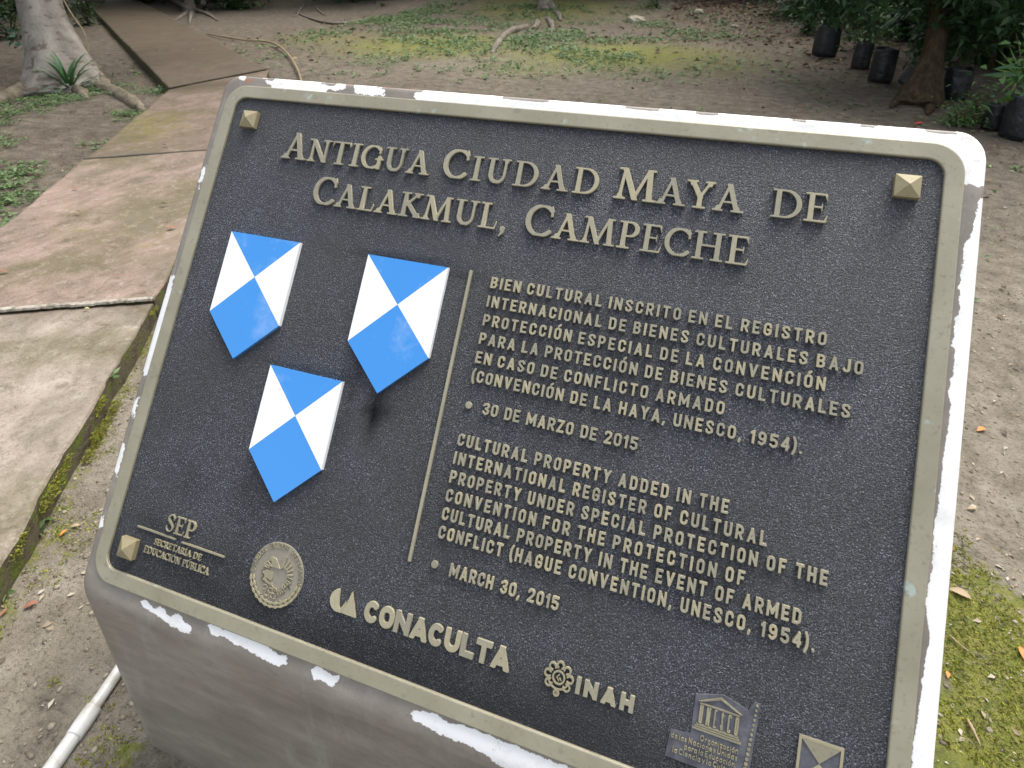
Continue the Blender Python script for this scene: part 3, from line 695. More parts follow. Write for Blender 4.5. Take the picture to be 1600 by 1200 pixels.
def setline(name, text, x0, x1, y, cap, font, parent, mt=M_letter, small_scale=1.0, gap=None, space=.42, hw=.095, wide=1.0, depth=None, z0=FZ, label=None):
    "text along the plaque's x; letters after the first of a word use small_scale; x1 fits the spacing"
    dz = -z0 if depth is None else depth
    items = []; 
    for wi, word in enumerate(text.split(' ')):
        for ci, ch in enumerate(word):
            big = (ci == 0 and small_scale != 1.0 and not (word in ('DE',))) or small_scale == 1.0
            s = cap * (1 if big or ch == ',' else small_scale)
            wd, me = glyph(font, ch, mt, dz / cap, hw, wide)
            items.append((me, wd * s, s))
        items.append((None, space * cap, 0))
    items.pop()
    tot = sum(q[1] for q in items); ng = sum(1 for a, b in zip(items, items[1:]) if a[0] and b[0])
    g = (x1 - x0 - tot) / max(ng, 1) if gap is None else gap
    if ng and g < 0: 
        f = (x1 - x0) / (tot + ng * .03 * cap); g = .03 * cap * f
    else: f = 1
    x = x0
    for k, (me, wd, s) in enumerate(items):
        if me:
            M = PM @ Matrix.Translation((x, y, z0)) @ Matrix.Diagonal((s * f, s, cap, 1))
            o = obj(name, me, parent, M)
        x += wd * f
        if k + 1 < len(items) and me and items[k + 1][0]: x += g
    return x

# ------------------------------------------------------------------ the sign
sign = empty('memorial_sign', (0, .30, 0), 'slanted grey pedestal with a dark plaque of bronze letters and blue and white shields', 'memorial sign')
def rrect(x0, y0, x1, y1, r, nc=10, nx=1, ny=1):
    P = []
    def cor(cx, cy, a0):
        for k in range(nc + 1):
            a = R_(a0 + 90 * k / nc); P.append((cx + r * math.cos(a), cy + r * math.sin(a), math.cos(a), math.sin(a)))
    def edge(a, b, k):
        for q in range(1, k): f = q / k; P.append((a[0] * (1 - f) + b[0] * f, a[1] * (1 - f) + b[1] * f, None, None))
    cor(x1 - r, y0 + r, -90); edge((x1, y0 + r), (x1, y1 - r), ny); cor(x1 - r, y1 - r, 0); edge((x1 - r, y1), (x0 + r, y1), nx)
    cor(x0 + r, y1 - r, 90); edge((x0, y1 - r), (x0, y0 + r), ny); cor(x0 + r, y0 + r, 180); edge((x0 + r, y0), (x1 - r, y0), nx)
    return np.array([(p[0], p[1]) for p in P])
def loft(loops3, close=False, cap_last=False, cap_first=False):
    n = len(loops3[0]); V = np.vstack(loops3); Fc = []
    for a in range(len(loops3) - (0 if close else 1)):
        b = (a + 1) % len(loops3)
        for k in range(n):
            l = (k + 1) % n; Fc.append([a * n + k, a * n + l, b * n + l, b * n + k])
    if cap_last: Fc.append([(len(loops3) - 1) * n + k for k in range(n)])
    if cap_first: Fc.append([k for k in range(n)][::-1])
    return V, Fc
# pedestal
PX0, PX1, PY0, PY1, PO = -.5400, .5440, -.0500, .7690, -.0055
def ploop(inset, o=PO, r=.033):
    L = rrect(PX0 + inset, PY0 + inset, PX1 - inset, PY1 - inset, max(r - inset, .002), 10, 340, 250)
    return np.array([PL(x, y, o) for x, y in L])
L_in = [ploop(d) for d in (.050, .042, .036, .030, .025, .021, .017)]
r_b = .014; P_in = ploop(r_b); P_out = ploop(0); down = P_out - np.array([0, 0, r_b * S * 1.25])
bev = []
for t in np.linspace(0, 1, 8): bev.append((1 - t) ** 2 * P_in + 2 * t * (1 - t) * P_out + t * t * down)
low = []
for t in (.02, .05, .09, .14, .2, .3, .45, .65, .85, 1.0):
    q = down.copy(); q[:, 2] = down[:, 2] * (1 - t) + (-.06) * t; low.append(q)
V, Fc = loft(L_in + bev + low); 
me = mesh('pedestal', V, [f[::-1] for f in Fc], M_ped, True)
uv = proj(V)
def R5(l): return [(x / 2.857, 780 + y / 2.857) for x, y in l]
def R7(l): return [(380 + x / 3.077, 960 + y / 3.077) for x, y in l]
inner = [(1300 + x / 5.333, 380 + y / 5.333) for x, y in [(1140, -70), (1100, -30), (1080, 0), (1055, 70), (1070, 150), (1040, 240), (1045, 310), (1018, 370), (1050, 420), (1018, 480), (1040, 540), (1005, 590), (1000, 660), (980, 760), (975, 870), (1003, 880), (1000, 960), (980, 1030), (985, 1090), (940, 1180)]]
inner += [(1360 + x / 2, 600 + y / 2) for x, y in [(235, 20), (240, 70), (225, 190), (205, 340), (190, 450), (180, 560), (165, 680), (165, 740), (178, 790), (150, 900), (145, 1000), (125, 1100), (115, 1220)]]
PEEL = [R5([(625, 455), (650, 448), (690, 490), (715, 478), (760, 520), (800, 508), (815, 540), (855, 570), (850, 603), (800, 585), (735, 545), (690, 508), (640, 485)]),
        R5([(925, 552), (960, 560), (1000, 580), (1060, 595), (1130, 625), (1180, 645), (1240, 690), (1285, 700), (1280, 735), (1240, 745), (1160, 705), (1080, 660), (1000, 620), (945, 605)]),
        R5([(1380, 750), (1430, 745), (1460, 775), (1515, 790), (1500, 830), (1480, 842), (1440, 810), (1400, 800)]),
        R7([(800, 455), (850, 462), (930, 480), (990, 525), (1060, 530), (1180, 580), (1320, 635), (1480, 705), (1700, 790), (1700, 950), (1450, 830), (1250, 740), (1130, 650), (1050, 620), (950, 580), (870, 530), (820, 510)]),
        [(x_ + 5.5 + (1.5 if k_ % 2 else -1.5), y_) for k_, (x_, y_) in enumerate(inner)] + [(1436, 1215), (1600, 1215), (1600, 300), (1530, 310)],
        [(641, 100), (641, 137), (648, 150), (660, 170), (1600, 300), (1600, 180), (1000, 110)],
        [(1400, 190), (1600, 190), (1600, 262), (1536, 270), (1529, 288), (1522, 286), (1518, 266), (1508, 262), (1490, 240), (1400, 230)],
        [(409, 105), (409, 120), (420, 132), (440, 150), (500, 152), (516, 138), (524, 142), (540, 138), (537, 125), (530, 105)],
        [(556, 110), (553, 145), (580, 150), (600, 148), (604, 132), (602, 105)],
        [(623, 130), (636, 133), (630, 138), (623, 141)],
        [(371, 112), (384, 113), (383, 126), (374, 125)],
        [(316, 262), (322, 258), (318, 280), (311, 294), (311, 280)],
        [(274, 430), (266, 430), (255, 470), (238, 520), (226, 560), (224, 588), (232, 586), (250, 530), (262, 480)],
        [(218, 620), (210, 625), (205, 645), (210, 655)], [(196, 690), (186, 695), (178, 730), (183, 745), (192, 712)], [(163, 805), (155, 812), (156, 824), (161, 822)]]
def sdpoly(P, poly):
    poly = np.asarray(poly, float); d = np.full(len(P), 1e9)
    for i in range(len(poly)):
        a, b = poly[i], poly[(i + 1) % len(poly)]; d = np.minimum(d, segdist(P, a, b) if np.linalg.norm(b - a) > 1e-6 else d)
    return np.where(inpoly(P, poly), d, -d)
near = np.zeros(len(V), bool); near[:(len(L_in) + len(bev) + 3) * len(P_in)] = True
sdv = np.full(len(V), -12.0)
ring = np.arange(len(V)) // len(P_in)
for pl in PEEL:
    sdv[near] = np.maximum(sdv[near], np.clip(sdpoly(uv[near], pl), -12, 12))
edge_f = (ring >= len(L_in) + 1) & (ring <= len(L_in) + 8) & (V[:, 1] > P_out[:, 1].max() - .06)
sdv = np.where(edge_f, np.minimum(sdv, (vnoise(V[:, 0] * 22, V[:, 2] * 3) - .42) * 30 + 2), sdv)
back = (V[:, 2] < P_out[:, 2].max() - .03) & (V[:, 1] > .5)      # lower parts of the rear faces: only scattered flakes
sdv = np.where(back & (uv[:, 0] < 1400), -6 + 4 * vnoise(V[:, 0] * 9, V[:, 2] * 9), sdv)
a = me.attributes.new('peel', 'FLOAT', 'POINT'); a.data.foreach_set('value', sdv.astype(np.float32))
rs = np.zeros(len(V)); topb = (np.abs(V[:, 1] - P_out[:, 1].max()) < .03)
rs[topb] = .8 * np.clip(1 - np.abs(uv[topb, 0] - 385) / 25, 0, 1) + .5 * ((uv[topb, 0] < 800) & (np.arange(len(V))[topb] // len(P_in) > len(L_in) + 1)) + .5 * np.clip(1 - np.abs(uv[topb, 0] - 1520) / 30, 0, 1)
a = me.attributes.new('rust', 'FLOAT', 'POINT'); a.data.foreach_set('value', np.clip(rs, 0, 1).astype(np.float32))
obj('pedestal', me, sign)
# bronze rim: outer wall, rounded top, inner wall
def rim(inset, o, rr):
    L = rrect(-.5 - .0205 + inset, -.0205 + inset, .5 + .0205 - inset, .7235 + .0205 - inset, rr, 10, 8, 8)
    return np.array([PL(x, y, o) for x, y in L])
loops = [rim(0, -.0125, .036), rim(0, -.0016, .036), rim(.0006, -.0005, .0355), rim(.0018, 0, .0345), rim(.0188, 0, .0205), rim(.0199, -.0005, .0195), rim(.0205, -.0016, .019), rim(.0205, -.006, .019)]
V, Fc = loft(loops); me = mesh('bronze_rim', V, [f[::-1] for f in Fc], M_frame, True)
me.polygons.foreach_set('use_smooth', [False] * len(me.polygons)); obj('bronze_rim', me, sign)
# field, one sheet with stored stains and painted-in shading
gxn, gyn = 150, 110
xs = np.linspace(-.5035, .5035, gxn); ys = np.linspace(-.0035, .727, gyn); XX, YY = np.meshgrid(xs, ys)
V = np.array([PL(x, y, FZ) for x, y in zip(XX.ravel(), YY.ravel())])
i = np.arange(gxn * gyn).reshape(gyn, gxn); Fq = np.stack([i[:-1, :-1].ravel(), i[:-1, 1:].ravel(), i[1:, 1:].ravel(), i[1:, :-1].ravel()], 1)
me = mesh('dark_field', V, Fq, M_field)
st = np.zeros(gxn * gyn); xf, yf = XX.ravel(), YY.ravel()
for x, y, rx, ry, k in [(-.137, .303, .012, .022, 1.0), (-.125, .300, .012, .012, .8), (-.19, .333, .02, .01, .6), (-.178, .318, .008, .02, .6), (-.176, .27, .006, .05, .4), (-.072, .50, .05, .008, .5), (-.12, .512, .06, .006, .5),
                        (-.44, .07, .03, .02, .5), (-.30, .05, .10, .03, .45), (-.05, .02, .25, .025, .7), (-.33, .02, .15, .02, .6), (.18, .01, .2, .015, .5), (-.40, .14, .03, .03, .3), (-.29, .15, .03, .06, .35), (.27, .205, .05, .008, .5), (-.137, .296, .010, .030, 1.2), (-.142, .30, .014, .012, 1.0), (-.06, .0, .5, .045, .75), (-.45, .0, .2, .05, .5), (-.30, .0, .25, .06, .45), (-.175, .345, .008, .03, .6), (-.16, .508, .07, .006, .8), (-.26, .33, .06, .006, .6), (-.30, .155, .02, .02, .4), (.0, .728, .6, .007, .8), (-.186, .25, .006, .04, .45)]:  # wide low bands paint the lost sky sheen, top strip paints rim shade
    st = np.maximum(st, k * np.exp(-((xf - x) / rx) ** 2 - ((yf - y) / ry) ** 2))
a = me.attributes.new('stain_shade', 'FLOAT', 'POINT'); a.data.foreach_set('value', st.astype(np.float32))
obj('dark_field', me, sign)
# title
TA = dict(font='serif', parent=sign, small_scale=.84)
TT = 'title_letter'
setline(TT, 'ANTIGUA', -.3875, -.1385, .6315, .0425, **TA); setline(TT, 'CIUDAD', -.1175, .1085, .6320, .0425, **TA)
setline(TT, 'MAYA', .1290, .2885, .6315, .0425, **TA); setline(TT, 'DE', .3200, .3850, .6320, .0425, **TA)
setline(TT, 'CALAKMUL', -.3155, -.0210, .5680, .0425, **TA); setline(TT, ',', -.0185, 0, .5680, .0425, **TA); setline(TT, 'CAMPECHE', .0185, .3045, .5675, .0425, **TA)
# body text
CAPH = .0152
ES = [('BIEN CULTURAL INSCRITO EN EL REGISTRO', -.0118, .3990, .4888), ('INTERNACIONAL DE BIENES CULTURALES BAJO', -.0118, .4395, .4634), ('PROTECCIÓN ESPECIAL DE LA CONVENCIÓN', -.0118, .4035, .4384),
      ('PARA LA PROTECCIÓN DE BIENES CULTURALES', -.0118, .4315, .4138), ('EN CASO DE CONFLICTO ARMADO', -.0115, .3010, .3892), ('(CONVENCIÓN DE LA HAYA, UNESCO, 1954).', -.0115, .3880, .3648), ('30 DE MARZO DE 2015', .0118, .2102, .3273)]
EN = [('CULTURAL PROPERTY ADDED IN THE', -.0125, .3206, .2828), ('INTERNATIONAL REGISTER OF CULTURAL', -.0128, .3645, .2596), ('PROPERTY UNDER SPECIAL PROTECTION OF THE', -.0128, .4286, .2362), ('CONVENTION FOR THE PROTECTION OF', -.0128, .3470, .2133),
      ('CULTURAL PROPERTY IN THE EVENT OF ARMED', -.0128, .4075, .1909), ('CONFLICT (HAGUE CONVENTION, UNESCO, 1954).', -.0125, .4235, .1686), ('MARCH 30, 2015', .0118, .1510, .1295)]
for t, a0, a1, yy in ES: setline('spanish_letter', t, a0, a1, yy, CAPH, 'sans', sign, space=.62, hw=.093, wide=1.12)
for t, a0, a1, yy in EN: setline('english_letter', t, a0, a1, yy, CAPH, 'sans', sign, space=.62, hw=.093, wide=1.08)
def prism(pts, z0, z1, bev_=.0004):
    P = np.array(pts); ctr = P.mean(0); q = P + (ctr - P) / np.linalg.norm(ctr - P, axis=1)[:, None] * bev_
    return loft([np.array([PL(x, y, z0) for x, y in P]), np.array([PL(x, y, z1 - bev_) for x, y in P]), np.array([PL(x, y, z1) for x, y in q])], cap_last=True)
def pris_obj(name, pts, z0, z1, mt, parent=sign, bev_=.0004):
    V, Fc = prism(pts, z0, z1, bev_); return obj(name, mesh(name, V, Fc, mt), parent)
pris_obj('divider_bar', [(-.0452, .1315), (-.0412, .1315), (-.0412, .5080), (-.0452, .5080)], FZ - .001, -.0008, M_letter)
circ = lambda x, y, r, n=20: [(x + r * math.cos(2 * math.pi * k / n), y + r * math.sin(2 * math.pi * k / n)) for k in range(n)]
for x, y in ((-.0080, .3345), (-.0093, .1372)): pris_obj('bullet', circ(x, y, .0045), FZ - .001, -.0006, M_letter)
# brass studs
for x, y in ((-.4630, .6870), (.4632, .6868), (-.4665, .0340), (.4632, .0340)):
    h = .0135; sq = [(x - h, y - h), (x + h, y - h), (x + h, y + h), (x - h, y + h)]
    V = [PL(a_, b_, FZ - .001) for a_, b_ in sq] + [PL(a_, b_, .0035) for a_, b_ in sq] + [PL(x, y, .0115)]
    Fc = [[0, 1, 5, 4], [1, 2, 6, 5], [2, 3, 7, 6], [3, 0, 4, 7], [4, 5, 8], [5, 6, 8], [6, 7, 8], [7, 4, 8]]
    obj('brass_stud', mesh('brass_stud', V, Fc, M_stud), sign)
# shields: x left, y top
def shield(x, y, label, k=1.0):
    wd, sd_, pt = .1240 * k, .1240 * k, .1835 * k; z0, z1 = FZ - .001, .0016
    TLp, TRp, RL, BP, LL, CC = (x, y), (x + wd, y), (x + wd, y - sd_), (x + wd / 2, y - pt), (x, y - sd_), (x + wd / 2, y - wd / 2)
    out = [TLp, LL, BP, RL, TRp]
    V = [PL(a_, b_, z0) for a_, b_ in out] + [PL(a_, b_, z1) for a_, b_ in out]
    Fc = [[k, (k + 1) % 5, (k + 1) % 5 + 5, k + 5] for k in range(5)] + [[5, 6, 7, 8, 9]]
    me = mesh('shield_emblem', V, Fc, [M_white, M_blue]); 
    for k, mi in enumerate((0, 1, 1, 0, 1, 0)): me.polygons[k].material_index = mi
    sh = obj('shield_emblem', me, sign); sh['label'] = label
    for nm, pts, mt in (('blue_triangle', [TLp, CC, TRp], M_blue), ('white_triangle', [TLp, LL, CC], M_white), ('white_triangle', [TRp, CC, RL], M_white), ('blue_square', [CC, LL, BP, RL], M_blue)):
        P = np.array(pts); c_ = P.mean(0); P = c_ + (P - c_) * .9985
        me = mesh(nm, [PL(a_, b_, z1 + .0003) for a_, b_ in P] + [PL(a_, b_, z1 + .00001) for a_, b_ in P], [list(range(len(P)))] + [[k, k + len(P), (k + 1) % len(P) + len(P), (k + 1) % len(P)] for k in range(len(P))], mt)
        o = obj(nm, me, sh)
shield(-.4380, .5066, 'upper left shield on the dark field'); shield(-.1995, .5062, 'shield beside the divider bar, smudged with dried water'); shield(-.3110, .3270, 'lower middle shield under the other two', .955)
# logos ------------------------------------------------------
LZ = -.0012
kw = dict(parent=sign, mt=M_logo, depth=-FZ + LZ)
setline('ministry_logo_letter', 'SEP', -.4160, -.3650, .0710, .0235, 'serif', gap=None, **kw)
pris_obj('ministry_logo_rule', [(-.4632, .0635), (-.3935, .0635), (-.3935, .0655), (-.4632, .0655)], FZ - .001, LZ, M_logo)
pris_obj('ministry_logo_rule', [(-.3825, .0628), (-.3090, .0628), (-.3090, .0648), (-.3825, .0648)], FZ - .001, LZ, M_logo)
setline('ministry_logo_letter', 'SECRETARÍA DE', -.4275, -.3440, .0492, .0082, 'serif', space=.5, **kw)
setline('ministry_logo_letter', 'EDUCACIÓN PÚBLICA', -.4412, -.3270, .0350, .0088, 'serif', space=.5, **kw)
# national seal: plate, ring, wreath, eagle, lettering
sx, sy, sr = -.2238, .0645, .0405
M_seal = bronze('seal_bronze', (.25, .23, .19), (.20, .185, .155), .6, .1)
pl = pris_obj('seal_plate', circ(sx, sy, sr, 48), FZ - .001, -.0026, M_seal); pl['label'] = 'round relief seal with an eagle'
def relief(name, strokes, x, y, s, z0, z1, mt, parent, res=.02, extra=None, bev_=.01, bbox=None):
    loops = sdf_contours(strokes, None, 9, res, bev_, bbox, extra); me = curve_mesh(name, loops, (z1 - z0) / s, bev_, mt)
    return obj(name, me, parent, PM @ Matrix.Translation((x, y, z0)) @ Matrix.Diagonal((s, s, s, 1)))
st_ = []
# wreath round the lower half
for k in range(13):
    a0 = 195 + k * 12.3
    for q in (-1, 1):
        p = arc(0, 0, .90, .90, a0, a0 + 9, 3); rr = .90 + q * .055
        st_.append(([(rr * math.cos(R_(a0)), rr * math.sin(R_(a0)), .03), ((rr + q * .0) * math.cos(R_(a0 + 5)), rr * math.sin(R_(a0 + 5)), .052), (rr * math.cos(R_(a0 + 9)), rr * math.sin(R_(a0 + 9)), .03)], 0))
relief('wreath', st_, sx, sy, sr, -.0026, -.0008, M_logo, pl)
st_ = []
# bird turned to the left: body, neck, head, beak, wings with feathers, tail, claw and snake over a cactus
st_.append(([(*p, r) for p, r in zip(crom([(.10, -.22), (.02, .05), (-.08, .25), (-.18, .40)], 5), np.linspace(.20, .11, 16))], 0))
st_.append(([(-.18, .42, .10), (-.28, .45, .07), (-.38, .38, .025)], 0))
for k in range(9):
    a_ = 78 - k * 15; L_ = .66 - .025 * k
    st_.append(([(.12, .10, .04), (.12 + L_ * .55 * math.cos(R_(a_)), .02 + L_ * .55 * math.sin(R_(a_)), .042), (.10 + L_ * math.cos(R_(a_)), .0 + L_ * math.sin(R_(a_)), .02)], 0))
for k in range(5):
    a_ = 118 + k * 13; st_.append(([(-.05, .05, .03), (-.05 + .30 * math.cos(R_(a_)), .05 + .34 * math.sin(R_(a_)), .035), (-.05 + .5 * math.cos(R_(a_)), .05 + .52 * math.sin(R_(a_)), .018)], 0)) if k > 1 else None
for k in range(4):
    a_ = -75 + k * 17; st_.append(([(.12, -.25, .04), (.12 + .38 * math.cos(R_(a_)), -.25 + .34 * math.sin(R_(a_)), .03)], 0))
st_.append(([(*p, .026) for p in crom([(-.40, .34), (-.52, .22), (-.40, .10), (-.56, -.02), (-.42, -.14), (-.50, -.26), (-.34, -.30)], 6)], 0))
st_.append(([(-.02, -.25, .05), (-.22, -.22, .035), (-.34, -.16, .02)], 0))
for cx_, cy_ in ((-.30, -.46), (-.05, -.50), (.20, -.48), (-.16, -.62), (.08, -.64)): st_.append(([(*p, .020) for p in arc(cx_, cy_, .10, .075, 0, 360, 12)], 0))
for k in range(6): st_.append(([(-.5 + k * .19, -.72 - .05 * math.sin(k), .015), (-.38 + k * .19, -.70, .022)], 0))
relief('eagle_relief', st_, sx, sy, sr * .98, -.0026, -.0006, M_logo, pl, .022)
txt = 'ESTADOS UNIDOS MEXICANOS'
for k, ch in enumerate(txt):
    if ch == ' ': continue
    wd, me = glyph('serif', ch, M_logo, .2); an = R_(188 - 196 * (k + .5) / len(txt)); s_ = .0064
    M = PM @ Matrix.Translation((sx + (sr * .82) * math.cos(an), sy + (sr * .82) * math.sin(an), -.0027)) @ Matrix.Rotation(an - math.pi / 2, 4, 'Z') @ Matrix.Translation((-wd * s_ / 2, 0, 0)) @ Matrix.Diagonal((s_ * .85, s_, .0075, 1))
    obj('seal_letter', me, pl, M)
# arts council logo
kw2 = dict(parent=sign, mt=M_letter, depth=-FZ - .0006)
setline('council_logo_letter', 'CONACULTA', -.0885, .1070, .0480, .0258, 'sans', hw=.140, wide=1.55, gap=None, **kw2)
half = [(x * 1, y) for x, y in arc(-.1245, .0610, .0145, .0140, 105, 258, 16)]
pris_obj('council_logo_mark', half + [(-.1195, .0475), (-.1245, .0540), (-.1262, .0610)][:3], FZ - .001, -.0008, M_letter)
pris_obj('council_logo_mark', [(-.1175, .0478), (-.0985, .0478), (-.1105, .0755)], FZ - .001, -.0008, M_letter)
pris_obj('council_logo_mark', [(-.1245, .0478), (-.1172, .0478), (-.1142, .0560), (-.1160, .0630)], FZ - .001, -.0010, M_letter)
# anthropology institute logo
setline('institute_logo_letter', 'INAH', .1862, .2520, .0518, .0178, 'sans', hw=.150, wide=1.50, gap=None, **kw2)
st_ = [([(*p, .055) for p in arc(0, 0, .36, .36, 0, 360, 30)], 0)]
for k in range(7):
    a_ = 90 + (k - 3) * 42; cx_, cy_ = .70 * math.cos(R_(a_)), .70 * math.sin(R_(a_))
    st_.append(([(*p, .06) for p in arc(cx_, cy_, .20, .20, a_ - 140, a_ + 140, 14)], 0))
st_.append(([(*p, .06) for p in arc(0, -.88, .15, .15, 0, 360, 14)], 0)); st_.append(([(0, -.88, .05), (.01, -.88, .05)], 0))
st_.append(([(*p, .05) for p in arc(0, 0, .66, .66, 205, 335, 20)], 0)); st_.append(([(.02, .18, .035), (-.12, .0, .035), (.04, -.18, .035)], 0)); st_.append(([(.17, .10, .03), (.05, -.02, .03), (.17, -.12, .03)], 0))
relief('institute_flower_mark', st_, .1655, .0615, .0185, FZ, -.0012, M_logo, sign, .03)
# culture organisation logo
up = pris_obj('organisation_logo_plate', [(.2915, .0225), (.3760, .0225), (.3795, .1030), (.3735, .1030), (.3680, .0930), (.3420, .1000), (.3140, .0920), (.3140, .0520), (.2935, .0500)], FZ - .001, FZ + .0012, M_plate)
tz0, tz1 = FZ + .0012, -.0012
def bar(name, x0, y0, x1, y1): return pris_obj(name, [(x0, y0), (x1, y0), (x1, y1), (x0, y1)], tz0, tz1, M_logo, up, .0002)
bar('temple_step', .3150, .0590, .3650, .0608); bar('temple_step', .3170, .0614, .3630, .0630); bar('temple_step', .3185, .0636, .3615, .0650)
bar('architrave', .3195, .0845, .3608, .0860)
for a_, b_ in (([(.3180, .0868), (.3205, .0868), (.3402, .0945), (.3402, .0968)], 0), ([(.3402, .0968), (.3402, .0945), (.3600, .0868), (.3628, .0868)], 0)): pris_obj('pediment', a_, tz0, tz1, M_logo, up, .0002)
setline('temple_letter', 'UNESCO', .3200, .3605, .0655, .0182, 'sans', up, mt=M_logo, hw=.050, wide=.50, depth=tz1 - tz0, z0=tz0)
for t, a0, yy in (('Organización', .3245, .0495), ('de las Naciones Unidas', .2950, .0430), ('para la Educación,', .3100, .0362), ('la Ciencia y la Cultura', .2985, .0295)):
    setline('organisation_logo_letter', t, a0, .3632, yy, .0055, 'small', up, mt=M_logo, depth=tz1 - tz0, z0=tz0, space=.35)
for k in range(16):
    y = .1005 - k * .0048; r = .0012 + .00025 * max(0, k - 5) ** .5; pris_obj('logo_dot', circ(.3760 - .0052 * k / 16, y, r, 10), tz0, tz1, M_logo, up, .0001)
# small outlined bronze shield near the lower right corner
x, y, wd = .4190, .0880, .0425
gz1 = -.0012
out = [(x, y), (x, y - wd), (x + wd / 2, y - wd * 1.48), (x + wd, y - wd), (x + wd, y)]
sp_ = pris_obj('small_shield', out, FZ - .001, -.0024, M_plate); sp_['label'] = 'small bronze shield emblem'
e = .0028; ins = [(x + e, y - e), (x + e, y - wd + e * .3), (x + wd / 2, y - wd * 1.48 + e * 1.3), (x + wd - e, y - wd + e * .3), (x + wd - e, y - e)]
V, Fc = loft([np.array([PL(a_, b_, z_) for a_, b_ in q]) for q, z_ in ((out, -.0024), (out, gz1), (ins, gz1), (ins, -.0024))]); obj('shield_outline', mesh('shield_outline', V, Fc, M_logo), sp_)
c0 = (x + wd / 2, y - wd / 2)
pris_obj('bronze_triangle', [(x + e, y - e), c0, (x + wd - e, y - e)], -.0024, gz1 - .0002, M_logo, sp_, .0002)
pris_obj('bronze_square', [c0, (x + e, y - wd + e * .3), (x + wd / 2, y - wd * 1.48 + e * 1.3), (x + wd - e, y - wd + e * .3)], -.0024, gz1 - .0002, M_logo, sp_, .0002)

# ------------------------------------------------------------------ white pipe
pa, pb, pm = G(200, 1022, .012), G(60, 1222, .012), G(131, 1128, .012)
d = (pb - pa) / np.linalg.norm(pb - pa); pa0 = pa - d * .25; pb0 = pb + d * .8
pipe = empty('water_pipe', (pm[0], pm[1], 0), 'white plastic water pipe lying on bare soil beside the pedestal foot', 'pipe')
tube('pipe_section', [pa0, (pa0 + pm) / 2, pm], [.0125] * 3, 20, M_pipe, 0, pipe); tube('pipe_section', [pm, (pm + pb0) / 2, pb0], [.0150] * 3, 20, M_pipe, 0, pipe)
tube('coupling', [pm - d * .028, pm, pm + d * .028], [.0168, .0172, .0166], 20, M_pipe, 0, pipe)

# ------------------------------------------------------------------ big pale tree at the left
tb = GG(103, 140); px = spx(tb)         # metres per photo pixel there
tree = empty('tree', tb, 'large pale barked tree with spreading roots at the left of the path', 'tree')
def trunkpts(lst, ref): return [A(u, v, ref) for u, v in lst]
top = A(58, -8, tb); dv = (top - A(78, 60, tb)); dv /= np.linalg.norm(dv)
tube('trunk', trunkpts([(108, 165), (104, 135), (98, 110), (88, 80), (76, 50), (58, -8)], tb) + [top + dv * 1.5 + np.array([0, 0, .2]), top + dv * 3 + np.array([.3, 0, 1.0]), top + dv * 4.5 + np.array([.5, .2, 2.2])],
     np.array([74, 60, 49, 40, 35, 30, 24, 20, 14]) * px, 28, M_bark, .05, tree, True, 5, .07)
for lst, rr in (([(78, 118), (55, 140), (20, 158), (-30, 175)], [26, 19, 14, 9]), ([(66, 100), (58, 120), (35, 132), (0, 147), (-30, 165)], [13, 9, 9, 8, 6]), ([(135, 112), (160, 143), (190, 156), (215, 168), (228, 178)], [20, 13, 10, 8, 3]), ([(120, 120), (128, 150), (138, 166)], [16, 10, 4])):
    P = []
    for k, (u, v) in enumerate(lst):
        g_ = GG(u, v); P.append(A(u, v, tb) if k == 0 else g_ + np.array([0, 0, rr[k] * px * .12 + random.uniform(-.012, .012)]))
    tube('root', P, np.array(rr) * px, 16, M_root, .30, tree, True, 3, .10)
sc_ = A(72, 12, tb) + (CAM - tb) / np.linalg.norm(CAM - tb) * (33 * px)
def crown(name, parent, ctr, rad, nl, mt, leaf=.13, clumps=26, flat=.6):
    cs = ctr + rng.normal(size=(clumps, 3)) * np.array([rad, rad, rad * flat]) * .48
    k = rng.integers(0, clumps, nl); pos = cs[k] + rng.normal(size=(nl, 3)) * rad * .17
    V, Fc = leaves_np(pos, rdir(nl, -.7, .5), rup(nl), rng.uniform(.7, 1.3, nl) * leaf, rng.uniform(.35, .55, nl) * leaf)
    return obj(name, mesh(name, V, Fc, mt), parent)
crown('crown', tree, tb + np.array([-.6, 1.4, 4.8]), 2.6, 7000, M_leafdark, .16, 34, .5)

# bromeliad-like plant at its foot
def blades(name, base, n, L, W, mt, label, cat, group=None, spread=(.25, 1.0), droop=.5, seg=6):
    B = Bld()
    for k in range(n):
        an = random.random() * 2 * math.pi; el = random.uniform(*spread); l = L * random.uniform(.65, 1.1); w_ = W * random.uniform(.8, 1.2)
        d = np.array([math.cos(an), math.sin(an), 0]); s = np.array([-math.sin(an), math.cos(an), 0]); V = []; p = np.array([0, 0, 0.]) + d * .01; e_ = el * 1.35
        for q in range(seg + 1):
            f = q / seg; ww = w_ * (math.sin(math.pi * (.12 + .88 * f)) ** .8) * .5 + .0006
            V += [p + s * ww + np.array([0, 0, ww * .35]), p.copy(), p - s * ww + np.array([0, 0, ww * .35])]
            p = p + (d * math.cos(e_) + np.array([0, 0, math.sin(e_)])) * l / seg; e_ -= droop * 2.0 / seg * (.4 + f)
        Fc = []
        for q in range(seg):
            o = q * 3; Fc += [[o, o + 1, o + 4, o + 3], [o + 1, o + 2, o + 5, o + 4]]
        B.add(np.array(V) + base, Fc)
    return tag(B.obj(name, mt, None, True), label, cat, group)
fb = G(113, 152); fb = A(113, 150, tb - (tb - CAM) / np.linalg.norm(tb - CAM) * .35); fb[2] = gz(fb) + .02
blades('rosette_plant', fb, 46, .42, .035, M_blade, 'dark green rosette of narrow leaves growing at the foot of the pale tree', 'plant', None, (.15, 1.1), .6)

